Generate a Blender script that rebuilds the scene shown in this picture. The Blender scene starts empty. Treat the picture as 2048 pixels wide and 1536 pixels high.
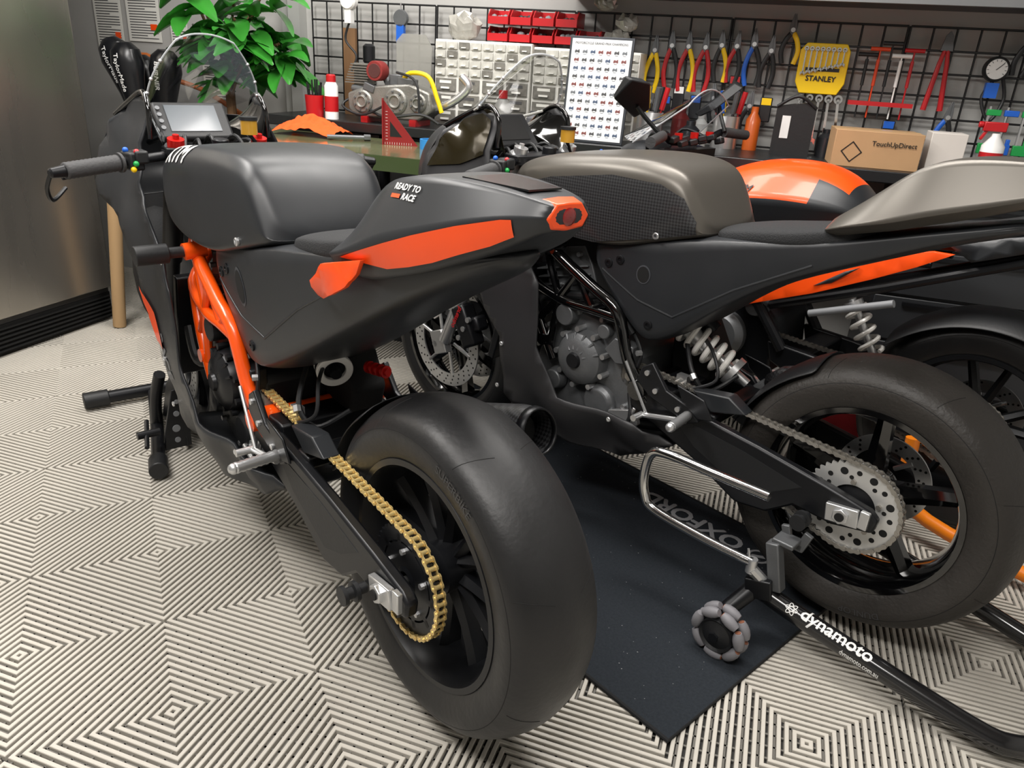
import bpy, bmesh, math, random
from mathutils import Vector, Matrix
from mathutils.bvhtree import BVHTree
random.seed(7)
sc=bpy.context.scene
try: sc.view_settings.view_transform='Standard'
except Exception: pass
COL=sc.collection
def srgb(h):
    h=h.lstrip('#');o=[]
    for i in (0,2,4):
        c=int(h[i:i+2],16)/255;o.append(c/12.92 if c<=.04045 else ((c+.055)/1.055)**2.4)
    return (*o,1)
MC={}
def M(name,col='#808080',rough=.5,metal=0.,noise=0.,nscale=12.,bump=0.,bscale=150.,coat=0.,alpha=1.,emit=0,spec=.5,stretch=None,rv=0):
    if name in MC: return MC[name]
    m=bpy.data.materials.new(name);m.use_nodes=True;nt=m.node_tree;p=nt.nodes['Principled BSDF']
    c=srgb(col) if isinstance(col,str) else col
    p.inputs['Base Color'].default_value=c;p.inputs['Roughness'].default_value=rough;p.inputs['Metallic'].default_value=metal
    p.inputs['Coat Weight'].default_value=coat;p.inputs['Coat Roughness'].default_value=.08
    p.inputs['Specular IOR Level'].default_value=spec
    if alpha<1: p.inputs['Alpha'].default_value=alpha
    if emit: p.inputs['Emission Color'].default_value=c;p.inputs['Emission Strength'].default_value=emit
    tc=nt.nodes.new('ShaderNodeTexCoord');src=tc.outputs['Object']
    if stretch:
        mp=nt.nodes.new('ShaderNodeMapping');mp.inputs['Scale'].default_value=stretch;nt.links.new(src,mp.inputs[0]);src=mp.outputs[0]
    if noise==0: noise=.06
    n=nt.nodes.new('ShaderNodeTexNoise');n.inputs['Scale'].default_value=nscale;n.inputs['Detail'].default_value=4
    nt.links.new(src,n.inputs['Vector'])
    mx=nt.nodes.new('ShaderNodeMix');mx.data_type='RGBA'
    mx.inputs[6].default_value=tuple(max(0,x*(1-noise)) for x in c[:3])+(1,);mx.inputs[7].default_value=tuple(min(1,x*(1+noise)) for x in c[:3])+(1,)
    nt.links.new(n.outputs[0],mx.inputs[0]);nt.links.new(mx.outputs[2],p.inputs['Base Color'])
    if rv:
        mr=nt.nodes.new('ShaderNodeMapRange');mr.inputs[1].default_value=.3;mr.inputs[2].default_value=.7;mr.inputs[3].default_value=max(0,rough-rv);mr.inputs[4].default_value=min(1,rough+rv)
        nt.links.new(n.outputs[0],mr.inputs[0]);nt.links.new(mr.outputs[0],p.inputs['Roughness'])
    if bump:
        n2=nt.nodes.new('ShaderNodeTexNoise');n2.inputs['Scale'].default_value=bscale;nt.links.new(src,n2.inputs['Vector'])
        b=nt.nodes.new('ShaderNodeBump');b.inputs['Strength'].default_value=bump;b.inputs['Distance'].default_value=.002
        nt.links.new(n2.outputs[0],b.inputs['Height']);nt.links.new(b.outputs[0],p.inputs['Normal'])
    MC[name]=m;return m
def carbon():
    m=M('carbon_weave','#1a1b1d',.42,coat=.2);nt=m.node_tree;p=nt.nodes['Principled BSDF']
    tc=nt.nodes.new('ShaderNodeTexCoord');mp=nt.nodes.new('ShaderNodeMapping');mp.inputs['Rotation'].default_value=(0,math.radians(45),0);mp.inputs['Scale'].default_value=(190,.001,190)
    ck=nt.nodes.new('ShaderNodeTexChecker');ck.inputs['Scale'].default_value=1;ck.inputs[1].default_value=(.011,.011,.012,1);ck.inputs[2].default_value=(.040,.041,.044,1)
    nt.links.new(tc.outputs['Object'],mp.inputs[0]);nt.links.new(mp.outputs[0],ck.inputs[0]);nt.links.new(ck.outputs[0],p.inputs['Base Color']);return m
def glassm(name,tint=(1,1,1,1),op=.12):
    m=bpy.data.materials.new(name);m.use_nodes=True;nt=m.node_tree;nt.nodes.clear()
    o=nt.nodes.new('ShaderNodeOutputMaterial');t=nt.nodes.new('ShaderNodeBsdfTransparent');t.inputs[0].default_value=tint
    g=nt.nodes.new('ShaderNodeBsdfGlossy');g.inputs['Roughness'].default_value=.05
    fr=nt.nodes.new('ShaderNodeLayerWeight');fr.inputs[0].default_value=.3
    ad=nt.nodes.new('ShaderNodeMath');ad.operation='MULTIPLY_ADD';ad.inputs[1].default_value=.75;ad.inputs[2].default_value=op
    nt.links.new(fr.outputs['Facing'],ad.inputs[0])
    mx=nt.nodes.new('ShaderNodeMixShader');nt.links.new(ad.outputs[0],mx.inputs[0]);nt.links.new(t.outputs[0],mx.inputs[1]);nt.links.new(g.outputs[0],mx.inputs[2]);nt.links.new(mx.outputs[0],o.inputs[0])
    return m
BLK=M('matte_black_paint','#26282b',.40,noise=.08,rv=.03);BLKS=M('satin_black_metal','#17181b',.36,metal=.3);BLKP=M('black_plastic','#18191b',.5,bump=.15)
GLB=M('gloss_black','#070708',.08,coat=1);ORG=M('orange_paint','#fb500e',.38,coat=.25);ORF=M('orange_frame_paint','#fa560d',.3,coat=.4)
RUB=M('tyre_rubber','#1b1b1c',.46,noise=.35,nscale=7,bump=.25,bscale=90,rv=.12);RUBU=M('worn_tyre_rubber','#2b2825',.58,noise=.45,nscale=8,bump=.6,bscale=120,rv=.12)
GUN=M('engine_grey_metal','#66686a',.42,metal=.45,noise=.25,bump=.2);SIL=M('brushed_aluminium','#d2d3d4',.32,metal=.85);CHR=M('chrome_steel','#dcdcdc',.14,metal=1)
GOLD=M('gold_chain_metal','#ecd08c',.32,metal=.6);STC=M('steel_chain_metal','#a5a19a',.35,metal=.8);BRZ=M('bronze_grey_paint','#5c5852',.36,metal=.45,noise=.05)
CHA=M('charcoal_paint','#2a2a2c',.45);CARB=carbon();WHT=M('white_paint','#e8e8e6',.4);RED=M('red_anodised','#c01812',.3,metal=.3);AMB=M('amber_fluid','#b98a2a',.2,coat=.6)
GLS=glassm('clear_screen',op=.08);SMK=glassm('smoked_screen',(.75,.77,.8,1),.12);SCR=M('display_grey','#5a6066',.25,coat=.5);SEAT=M('seat_foam','#1c1d1f',.85,bump=.6,bscale=300)
GRY=M('grey_print','#7b7d80',.5);DRK=M('dark_void','#040404',.8);LBK=M('lettering_black','#141414',.5)
BLU=M('blue_plastic','#1d5fc4',.4);GRN=M('green_plastic','#1f9a4a',.4);YEL=M('yellow_plastic','#f2c80f',.4);REDP=M('red_plastic','#b3121a',.4,coat=.3)
GOB=M('gloss_black_gold_reflection','#2c2615',.14,metal=.4,coat=1)  # gloss black with its gold reflection put into the base colour
class B:
    def __init__(s): s.v=[];s.f=[];s.c=[]
    def add(s,vs,fs):
        k=len(s.v);s.v+=[tuple(v) for v in vs];s.f+=[tuple(i+k for i in f) for f in fs];return s
    def box(s,c,d,rot=None):
        x,y,z=[a/2 for a in d];vs=[Vector(p) for p in((-x,-y,-z),(x,-y,-z),(x,y,-z),(-x,y,-z),(-x,-y,z),(x,-y,z),(x,y,z),(-x,y,z))]
        if rot: 
            R=(Matrix.Rotation(rot[2],3,'Z')@Matrix.Rotation(rot[1],3,'Y')@Matrix.Rotation(rot[0],3,'X'));vs=[R@v for v in vs]
        return s.add([v+Vector(c) for v in vs],[(0,3,2,1),(4,5,6,7),(0,1,5,4),(1,2,6,5),(2,3,7,6),(3,0,4,7)])
    def cyl(s,p0,p1,r0,r1=None,n=20,cap=True):
        return s.tube([p0,p1],[r0,r0 if r1 is None else r1],n,cap=cap)
    def tube(s,path,r,n=10,closed=False,cap=True,flat=None):
        P=[Vector(p) for p in path];m=len(P);rs=r if isinstance(r,(list,tuple)) else [r]*m
        T=[]
        for i in range(m):
            a=P[i-1] if (i>0 or closed) else P[0];b=P[(i+1)%m] if (i<m-1 or closed) else P[-1]
            t=(b-a);T.append(t.normalized() if t.length>1e-9 else Vector((0,0,1)))
        up=Vector((0,0,1)) if abs(T[0].z)<.9 else Vector((1,0,0));N=(up-T[0]*up.dot(T[0])).normalized();vs=[];fs=[]
        for i in range(m):
            N=(N-T[i]*N.dot(T[i]));N=N.normalized() if N.length>1e-6 else T[i].orthogonal().normalized()
            Bn=T[i].cross(N)
            for k in range(n):
                a=2*math.pi*k/n;vs.append(P[i]+(N*math.cos(a)+Bn*math.sin(a)*(flat or 1))*rs[i])
        for i in range(m if closed else m-1):
            j=(i+1)%m
            for k in range(n): fs.append((i*n+k,i*n+(k+1)%n,j*n+(k+1)%n,j*n+k))
        if cap and not closed: fs.append(tuple(range(n))[::-1]);fs.append(tuple((m-1)*n+k for k in range(n)))
        return s.add(vs,fs)
    def lathe(s,prof,c=(0,0,0),ax='y',n=64,closed=True):
        vs=[];fs=[];m=len(prof)
        for i in range(n):
            a=2*math.pi*i/n;ca,sa=math.cos(a),math.sin(a)
            for r,h in prof:
                p={'y':(r*ca,h,r*sa),'z':(r*ca,r*sa,h),'x':(h,r*ca,r*sa)}[ax];vs.append((p[0]+c[0],p[1]+c[1],p[2]+c[2]))
        for i in range(n):
            j=(i+1)%n
            for k in range(m if closed else m-1):
                l=(k+1)%m;fs.append((i*m+k,i*m+l,j*m+l,j*m+k))
        return s.add(vs,fs)
    def ext(s,poly,a,b,pl='xz'):
        n=len(poly)
        f={'xz':lambda u,v,w:(u,w,v),'xy':lambda u,v,w:(u,v,w),'yz':lambda u,v,w:(w,u,v)}[pl]
        return s.add([f(u,v,a) for u,v in poly]+[f(u,v,b) for u,v in poly],[tuple(range(n))[::-1],tuple(range(n,2*n))]+[(i,(i+1)%n,n+(i+1)%n,n+i) for i in range(n)])
    def sph(s,c,r,n=12):
        r=r if isinstance(r,(tuple,list)) else (r,r,r);vs=[];fs=[];m=n//2
        for i in range(m+1):
            t=math.pi*i/m
            for k in range(n):
                a=2*math.pi*k/n;vs.append((c[0]+r[0]*math.sin(t)*math.cos(a),c[1]+r[1]*math.sin(t)*math.sin(a),c[2]+r[2]*math.cos(t)))
        for i in range(m):
            for k in range(n): fs.append((i*n+k,i*n+(k+1)%n,(i+1)*n+(k+1)%n,(i+1)*n+k))
        return s.add(vs,fs)
    def loft(s,rings,closed=True,cap=True):
        n=len(rings[0]);vs=[p for r in rings for p in r];fs=[]
        for i in range(len(rings)-1):
            for k in range(n if closed else n-1):
                l=(k+1)%n;fs.append((i*n+k,i*n+l,(i+1)*n+l,(i+1)*n+k))
        if cap and closed: fs.append(tuple(range(n))[::-1]);fs.append(tuple((len(rings)-1)*n+k for k in range(n)))
        return s.add(vs,fs)
    def hull(s,st,cre={}):
        k0=len(s.v);m=len(st[0][1]);N=2*m-2
        s.loft([[(x,y,z) for y,z in pr]+[(x,-y,z) for y,z in pr[-2:0:-1]] for x,pr in st])
        for i in range(len(st)-1):
            for k,w in cre.items():
                for q in {k,(N-k)%N}: s.c.append((k0+i*N+q,k0+(i+1)*N+q,w))
        return s
    def xf(s,M_): s.v=[tuple(M_@Vector(v)) for v in s.v];return s
    def mk(s,name,mat,par=None,bev=0,sub=0,sol=0,ang=35,label=None,loc=None,rz=None,smooth=True):
        me=bpy.data.meshes.new(name);me.from_pydata(s.v,[],s.f)
        bm=bmesh.new();bm.from_mesh(me)
        if s.c:
            bm.verts.ensure_lookup_table();ly=bm.edges.layers.float.get('crease_edge') or bm.edges.layers.float.new('crease_edge')
            for a,b,w in s.c:
                e=bm.edges.get((bm.verts[a],bm.verts[b]))
                if e: e[ly]=w
        bmesh.ops.remove_doubles(bm,verts=bm.verts,dist=1e-6);bmesh.ops.recalc_face_normals(bm,faces=bm.faces);bm.to_mesh(me);bm.free();me.validate()
        for m in (mat if isinstance(mat,list) else [mat]): me.materials.append(m)
        if smooth:
            me.shade_smooth()
            if not sub: me.set_sharp_from_angle(angle=math.radians(ang))
        o=bpy.data.objects.new(name,me);COL.objects.link(o)
        if par: o.parent=par
        if loc: o.location=loc
        if rz is not None: o.rotation_euler[2]=rz
        if sol: m=o.modifiers.new('s','SOLIDIFY');m.thickness=sol;m.offset=0
        if sub: m=o.modifiers.new('u','SUBSURF');m.levels=sub;m.render_levels=sub
        if bev: m=o.modifiers.new('b','BEVEL');m.width=bev;m.segments=2;m.limit_method='ANGLE'
        if label: o['label']=label
        return o
    def mks(s,name,mat,par,**k):
        p=list(range(len(s.v)))
        def fd(a):
            while p[a]!=a: p[a]=p[p[a]];a=p[a]
            return a
        for f in s.f:
            r=fd(f[0])
            for i in f[1:]: p[fd(i)]=r
        g={}
        for f in s.f: g.setdefault(fd(f[0]),[]).append(f)
        out=[]
        for fs in g.values():
            ids=sorted({i for f in fs for i in f});mp={a:b for b,a in enumerate(ids)};out.append(B().add([s.v[i] for i in ids],[tuple(mp[i] for i in f) for f in fs]).mk(name,mat,par,**k))
        return out[0]
def cr(pts,k=6,closed=False):
    P=[Vector(p) for p in pts];n=len(P);out=[]
    for i in range(n if closed else n-1):
        g=lambda j:P[j%n] if closed else P[max(0,min(n-1,j))]
        a,b,c,d=g(i-1),g(i),g(i+1),g(i+2)
        for t in range(k):
            t/=k;out.append(.5*((2*b)+(c-a)*t+(2*a-5*b+4*c-d)*t*t+(3*b-a-3*c+d)*t**3))
    if not closed: out.append(P[-1])
    return out
def thing(name,label,cat,loc=(0,0,0),rz=0,group=None):
    e=bpy.data.objects.new(name,None);e.empty_display_size=.05;COL.objects.link(e);e.location=loc;e.rotation_euler[2]=rz;e['label']=label;e['category']=cat
    if group:e['group']=group
    return e
def top(o,label,cat,group=None):
    o['label']=label;o['category']=cat
    if group:o['group']=group
    return o
def bvh(o):
    bpy.context.view_layer.update();dg=bpy.context.evaluated_depsgraph_get();return BVHTree.FromObject(o,dg)
def bisgrid(bm,axes,step):
    for ax in axes:
        vals=[v.co[ax] for v in bm.verts];lo,hi=min(vals),max(vals);v=math.floor(lo/step)*step+step
        while v<hi:
            co=[0,0,0];co[ax]=v;no=[0,0,0];no[ax]=1
            bmesh.ops.bisect_plane(bm,geom=bm.verts[:]+bm.edges[:]+bm.faces[:],plane_co=co,plane_no=no,dist=1e-6);v+=step
def gridpoly(poly,step):
    bm=bmesh.new();bm.faces.new([bm.verts.new((x,0,z)) for x,z in poly]);bisgrid(bm,(0,2),step)
    bm.verts.index_update();vs=[(v.co.x,v.co.z) for v in bm.verts];fs=[tuple(v.index for v in f.verts) for f in bm.faces];bm.free();return vs,fs
def plate(poly3,step=.03):
    vs,fs=gridpoly([(p[0],p[2]) for p in poly3],step);out=[]
    for x,z in vs:
        w=0;s=0
        for p in poly3:
            q=1/(((x-p[0])**2+(z-p[2])**2)**1.5+1e-7);w+=q;s+=q*p[1]
        out.append((x,s/w,z))
    return B().add(out,fs)
def patch(tree,poly,side=1,off=.0025,step=.008):
    vs,fs=gridpoly(poly,step);out=[]
    for x,z in vs:
        h=tree.ray_cast(Vector((x,side*.6,z)),Vector((0,-side,0)))
        if h[0] is None: h=tree.find_nearest(Vector((x,side*.2,z)))
        n=h[1].normalized();n=n if n.y*side>=0 else -n
        out.append(h[0]+n*off)
    return B().add(out,fs)
def tgeo(s,size,shear=0,align='LEFT',step=0):
    c=bpy.data.curves.new('t','FONT');c.body=s;c.size=size;c.shear=shear;c.align_x=align;c.resolution_u=3
    o=bpy.data.objects.new('t',c);COL.objects.link(o);bpy.context.view_layer.update()
    me=o.evaluated_get(bpy.context.evaluated_depsgraph_get()).to_mesh()
    bm=bmesh.new();bm.from_mesh(me)
    if step: bisgrid(bm,(0,1),step)
    bm.verts.index_update();vs=[(v.co.x,v.co.y) for v in bm.verts];fs=[tuple(v.index for v in f.verts) for f in bm.faces];bm.free()
    bpy.data.objects.remove(o);bpy.data.curves.remove(c);return vs,fs
def text(s,size,O,U,V,tree=None,N=None,off=.0015,bold=0,shear=0,align='LEFT'):
    vs,fs=tgeo(s,size,shear,align,size/6 if tree else 0);O=Vector(O);U=Vector(U).normalized();V=Vector(V).normalized();N=Vector(N).normalized() if N else U.cross(V);b=B()
    sh=[(0,0)] if not bold else [(0,0),(bold,0),(-bold,0),(0,bold),(0,-bold)]
    for q,(du,dv_) in enumerate(sh):
        out=[]
        for u,v in vs:
            p=O+U*(u+du)+V*(v+dv_)
            if tree:
                h=tree.ray_cast(p+N*.12,-N)
                if h[0] is None: h=tree.find_nearest(p)
                p=h[0]
            out.append(p+N*(off+q*.00008))
        b.add(out,fs)
    return b
def arctext(s,size,c,r,a0,y):
    vs,fs=tgeo(s,size)
    return B().add([(c[0]-(r+v)*math.sin(a0+u/r),y,c[2]+(r+v)*math.cos(a0+u/r)) for u,v in vs],fs)
# ---------------- camera
f_,H_,p_,a_=1515.6,1.2234,math.radians(23.137),math.radians(3.58)
fw=Vector((0,math.cos(p_),-math.sin(p_)));rt=Vector((1,0,0));up=Vector((0,math.sin(p_),math.cos(p_)))
rc=math.cos(a_)*rt+math.sin(a_)*up;uc=-math.sin(a_)*rt+math.cos(a_)*up
cd=bpy.data.cameras.new('camera');cam=bpy.data.objects.new('camera',cd);COL.objects.link(cam);sc.camera=cam
cd.sensor_width=36;cd.sensor_fit='HORIZONTAL';cd.lens=36*f_/2048;cd.clip_start=.05
cam.matrix_world=Matrix(((rc.x,uc.x,-fw.x,0),(rc.y,uc.y,-fw.y,0),(rc.z,uc.z,-fw.z,H_),(0,0,0,1)))
# ---------------- room
RZ=-math.atan2(.303,.953);RO=Vector((-.6,3.7,0));E1=Vector((math.cos(RZ),math.sin(RZ),0));E2=Vector((-math.sin(RZ),math.cos(RZ),0))
def R(s,d,z=0): return RO+E1*s+E2*d+Vector((0,0,z))
RIB=M('floor_tile_plastic','#c3beb4',.36,noise=.12,nscale=3);BASE=M('floor_base_dark','#292826',.8);BAR=M('floor_bar_grey','#66635d',.6)
fb=B();S0,S1,D0,D1=-2.1,3.3,-5.4,0.0;FZ=-.0115
fb.add([(S0,D0,FZ),(S1,D0,FZ),(S1,D1,FZ),(S0,D1,FZ)],[(0,1,2,3)])
i0=math.floor((S0-.356)/.4);i1=math.ceil((S1-.356)/.4);j0=math.floor((D0+2.477)/.4);j1=math.ceil((D1+2.477)/.4)
cl=lambda x,a,b:min(max(x,a),b)
NR=13;PT=.2/NR
for i in range(i0,i1+1):
    for j in range(j0,j1+1):
        cx=.356+.4*i;cy=-2.477+.4*j
        if cx-.2<S0-.3 or cx+.2>S1+.3 or cy+.2>D1+.3 or cy<-4.6: continue
        for k in range(NR):
            ro=PT*(k+1)-.0029;ri=max(.0006,ro-.0093)
            vs=[]
            for r,z in ((ro,FZ),(ro-.0004,-.0012),(ro-.0014,0),(ri+.0014,0),(ri+.0004,-.0012),(ri,FZ)):
                vs+=[(cl(cx+a*r,S0,S1),cl(cy+b*r,D0,D1),z) for a,b in((-1,-1),(1,-1),(1,1),(-1,1))]
            fb.add(vs,[(l*4+m,l*4+(m+1)%4,(l+1)*4+(m+1)%4,(l+1)*4+m) for l in range(5) for m in range(4)])
        for q in range(-6,7):
            for hv in (0,1):
                a=q*.031;w=.0022
                c4=[(a-w,-.2),(a+w,-.2),(a+w,.2),(a-w,.2)]
                if hv:c4=[(y,x) for x,y in c4]
                fb.add([(cl(cx+x,S0,S1),cl(cy+y,D0,D1),-.0055) for x,y in c4],[(0,1,2,3)])
fl=B.mk(fb,'floor',[RIB,BASE,BAR],loc=RO,rz=RZ,smooth=False);fl['kind']='structure'
for pz in fl.data.polygons:
    if pz.area>1: pz.material_index=1
    elif abs(pz.center.z+.0055)<1e-5: pz.material_index=2
WALL=M('wall_paint_grey','#aaa9a6',.7,bump=.1);CEI=M('ceiling_paint','#c4c2be',.8)
def struct(b,name,mat):
    o=b.mk(name,mat,loc=RO,rz=RZ);o['kind']='structure';return o
struct(B().box((.6,.05,1.3),(5.6,.1,2.64)),'wall_back',WALL)
struct(B().box((S0-.05,-2.7,1.3),(.1,5.4,2.64)),'wall_left',WALL)
struct(B().box((S1+.05,-2.7,1.3),(.1,5.4,2.64)),'wall_right',WALL)
struct(B().box((.6,-5.45,1.3),(5.6,.1,2.64)),'wall_front',WALL)
struct(B().box((.6,-2.7,2.67),(5.6,5.6,.1)),'ceiling',CEI)
# ---------------- wheels etc
def tyre(R_,hw,bead,name,mat,par,c,seams=True):
    pr=[(bead,hw*.76),(bead+.018,hw*.9),(R_-.062*R_/.325,hw),(R_-.04,hw*.97),(R_-.021,hw*.80),(R_-.008,hw*.5),(R_-.0015,hw*.2),(R_,0)]
    half=pr
    pr=pr+[(r,-h) for r,h in pr[-2::-1]]
    P=[(p.x,p.y) for p in cr([(r,h,0) for r,h in pr],3)]
    t=B().lathe(P,c,n=96).mk(name,mat,par,ang=60)
    if seams:
        b=B();hp=[(p.x,p.y) for p in cr([(r,h,0) for r,h in half],3)][10:-4]
        for k in range(8):
            a=k*math.tau/8+.35
            for s_ in(1,-1):
                b.tube([(c[0]+r*math.cos(a+.12*(1-abs(h)/hw)),s_*h,c[2]+r*math.sin(a+.12*(1-abs(h)/hw))) for r,h in hp],.0006,5)
                b.lathe([(R_-.045+.0012,s_*hw*.985),(R_-.045,s_*hw*.985+s_*.0006),(R_-.045-.0012,s_*hw*.985)],c,n=96) if k==0 else None
        b.mk('tread_seam',DRK,t)
    return t
def rim(R_,hw,c,par,name,n,double,hub,mat):
    b=B();pr=[(R_,hw),(R_-.012,hw),(R_-.018,hw-.012),(R_-.026,hw*.45),(R_-.028,0)];pr=pr+[(r,-h) for r,h in pr[-2::-1]];pr+=[(R_+.004,-hw+.01),(R_-.004,0),(R_+.004,hw-.01)]
    b.lathe(pr,c,n=80)
    b.lathe([(hub,.045),(hub*.6,.06),(.012,.065),(.012,-.065),(hub*.6,-.06),(hub,-.045)],c,n=40)
    for i in range(n):
        a=2*math.pi*i/n+.3
        for da in ((-.16,.16) if double else (0,)):
            h0=hub*.8;r1=R_-.022;w0,w1=(.013,.010) if double else (.024,.015)
            a0=a+da*.6;a1=a+da*1.6
            p0=Vector((math.cos(a0)*h0,0,math.sin(a0)*h0));p1=Vector((math.cos(a1)*r1,0,math.sin(a1)*r1));t=(p1-p0).normalized();s_=Vector((-t.z,0,t.x))
            rings=[]
            for q in range(5):
                u=q/4;p=p0.lerp(p1,u);w=w0+(w1-w0)*u;d=.026-.012*math.sin(u*math.pi)*.6
                rings.append([tuple(p+s_*w+Vector((c[0],c[1]+d*.5,c[2]))),tuple(p+Vector((c[0],c[1]+d,c[2]))),tuple(p-s_*w+Vector((c[0],c[1]+d*.5,c[2]))),tuple(p-s_*w+Vector((c[0],c[1]-d*.8,c[2]))),tuple(p+s_*w+Vector((c[0],c[1]-d*.8,c[2])))])
            b.loft(rings)
    return b.mk(name,mat,par,ang=40)
def disc(c,r0,r1,y,name,mat,par,holes=26):
    b=B();b.lathe([(r1,y+.0025),(r0,y+.0025),(r0,y-.0025),(r1,y-.0025)],c,n=72)
    for i in range(6):
        a=i*math.pi/3;b.tube([(c[0]+math.cos(a)*.04,c[1]+y,c[2]+math.sin(a)*.04),(c[0]+math.cos(a+.2)*(r0+.008),c[1]+y,c[2]+math.sin(a+.2)*(r0+.008))],.006,8)
    d=b.mk(name,mat,par)
    h=B()
    for i in range(holes):
        a=2*math.pi*i/holes
        for q in (0,1,2):
            rr=r0+(r1-r0)*(.22+.28*q);aa=a+q*.07;h.cyl((c[0]+math.cos(aa)*rr,c[1]+y-.0029,c[2]+math.sin(aa)*rr),(c[0]+math.cos(aa)*rr,c[1]+y+.0029,c[2]+math.sin(aa)*rr),.0034,n=8)
    h.mk('disc_hole',DRK,d);return d
SPR=M('sprocket_silver','#cfcfcd',.36,metal=.6)
def sprocket(c,y,mat,par,style):
    b=B();n=42;N=n*4;o=[]
    for k in range(N):
        a=2*math.pi*k/N;r=.1010 if k%4 in(0,) else (.1095 if k%4==2 else .105);o.append((r*math.cos(a),r*math.sin(a)))
    def ring(outer,ri,hw):
        m=len(outer);inn=[(ri*math.cos(2*math.pi*k/m),ri*math.sin(2*math.pi*k/m)) for k in range(m)]
        vs=[(c[0]+p[0],c[1]+y+s*hw,c[2]+p[1]) for s in(1,-1) for L in(outer,inn) for p in L];fs=[]
        for k in range(m):
            l=(k+1)%m;fs+=[(k,l,m+l,m+k),(2*m+k,3*m+k,3*m+l,2*m+l),(k,2*m+k,2*m+l,l),(m+k,m+l,3*m+l,3*m+k)]
        b.add(vs,fs)
    ring(o,.052 if style else .078,.003)
    if not style:
        ring([(.074*math.cos(2*math.pi*k/72),.074*math.sin(2*math.pi*k/72)) for k in range(72)],.03,.003)
        for i in range(10):
            a=2*math.pi*i/10;b.box((c[0]+.082*math.cos(a),c[1]+y,c[2]+.082*math.sin(a)),(.018,.006,.012),(0,-a,0))
    s=b.mk('sprocket',mat,par)
    if style:
        h=B()
        for i in range(16):
            a=2*math.pi*i/16;rr=.084;h.cyl((c[0]+rr*math.cos(a),c[1]+y-.0034,c[2]+rr*math.sin(a)),(c[0]+rr*math.cos(a),c[1]+y+.0034,c[2]+rr*math.sin(a)),.0088 if i%2 else .0060,n=16)
            a+=.19;rr=.070
            if i%2: h.cyl((c[0]+rr*math.cos(a),c[1]+y-.0034,c[2]+rr*math.sin(a)),(c[0]+rr*math.cos(a),c[1]+y+.0034,c[2]+rr*math.sin(a)),.0050,n=14)
        h.mk('sprocket_hole',DRK,s)
    q=B()
    for i in range(5):
        a=2*math.pi*i/5+.2;q.cyl((c[0]+.061*math.cos(a),c[1]+y,c[2]+.061*math.sin(a)),(c[0]+.061*math.cos(a),c[1]+y+.010,c[2]+.061*math.sin(a)),.006,n=6)
    q.mks('bolt',SIL if not style else STC,s);B().lathe([(.05,y-.03),(.05,y-.004),(.02,y+.006),(.012,y-.03)],c,n=40).mk('sprocket_carrier',BLKS,s)
    return s
def chain(c1,r1,c2,r2,y,mat,par):
    c1=Vector((c1[0],c1[1]));c2=Vector((c2[0],c2[1]));D=(c2-c1).length;a=math.atan2(c2.y-c1.y,c2.x-c1.x);be=math.acos((r1-r2)/D)
    pt=lambda c,r,t:c+Vector((math.cos(t),math.sin(t)))*r
    path=[pt(c1,r1,a+be),pt(c2,r2,a+be)]
    for k in range(1,13): path.append(pt(c2,r2,a+be-(2*be)*k/12))
    path.append(pt(c1,r1,a-be))
    for k in range(1,41): path.append(pt(c1,r1,a-be-(2*math.pi-2*be)*k/40))
    L=[0]
    for i in range(len(path)-1): L.append(L[-1]+(path[i+1]-path[i]).length)
    n=int(round(L[-1]/.0159/2))*2
    def at(s):
        s%=L[-1]
        for i in range(len(L)-1):
            if s<=L[i+1]: return path[i].lerp(path[i+1],(s-L[i])/max(1e-9,L[i+1]-L[i]))
        return path[-1]
    b=B();h=.0050
    for i in range(n):
        p=at(L[-1]*i/n);q=at(L[-1]*(i+1)/n);t=(q-p).normalized();m=Vector((-t.y,t.x));ln=(q-p).length
        prof=[]
        for k in range(5): an=math.pi/2+math.pi*k/4;prof.append(p+t*math.cos(an)*h*1.2+m*math.sin(an)*h*1.15)
        prof.append(p+t*ln*.5-m*h*.7)
        for k in range(5): an=-math.pi/2+math.pi*k/4;prof.append(q+t*math.cos(an)*h*1.2+m*math.sin(an)*h*1.15)
        prof.append(p+t*ln*.5+m*h*.7)
        o=.0092 if i%2 else .0066
        for s_ in(1,-1): b.ext([tuple(v) for v in prof],y+s_*o-.0009,y+s_*o+.0009)
        b.cyl((p.x,y-.0112,p.y),(p.x,y+.0112,p.y),.0024,n=8);b.cyl((p.x,y-.0055,p.y),(p.x,y+.0055,p.y),.0046,n=10)
    return b.mk('drive_chain',mat,par)
def bolt(b,p,r=.008,d=.004): b.lathe([(r,0),(r,d*.7),(r*.8,d),(r*.45,d),(r*.4,d*.3),(0.0005,d*.3)],p,n=14,closed=False)
GRIP=M('grip_rubber','#3c3c3d',.7,bump=.5);SCE=M('screen_edge_clear','#c3c7ca',.2,coat=.5,alpha=.7);WSP=M('white_spring','#e4e2dd',.35,coat=.4)
def spring(p0,p1,R_,turns,r):
    t=p1-p0;n_=t.normalized();u=n_.orthogonal().normalized();w=n_.cross(u);N=int(turns*20)
    return [p0+t*(k/N)+(u*math.cos(k/N*turns*math.tau)+w*math.sin(k/N*turns*math.tau))*R_ for k in range(N+1)]
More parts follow.
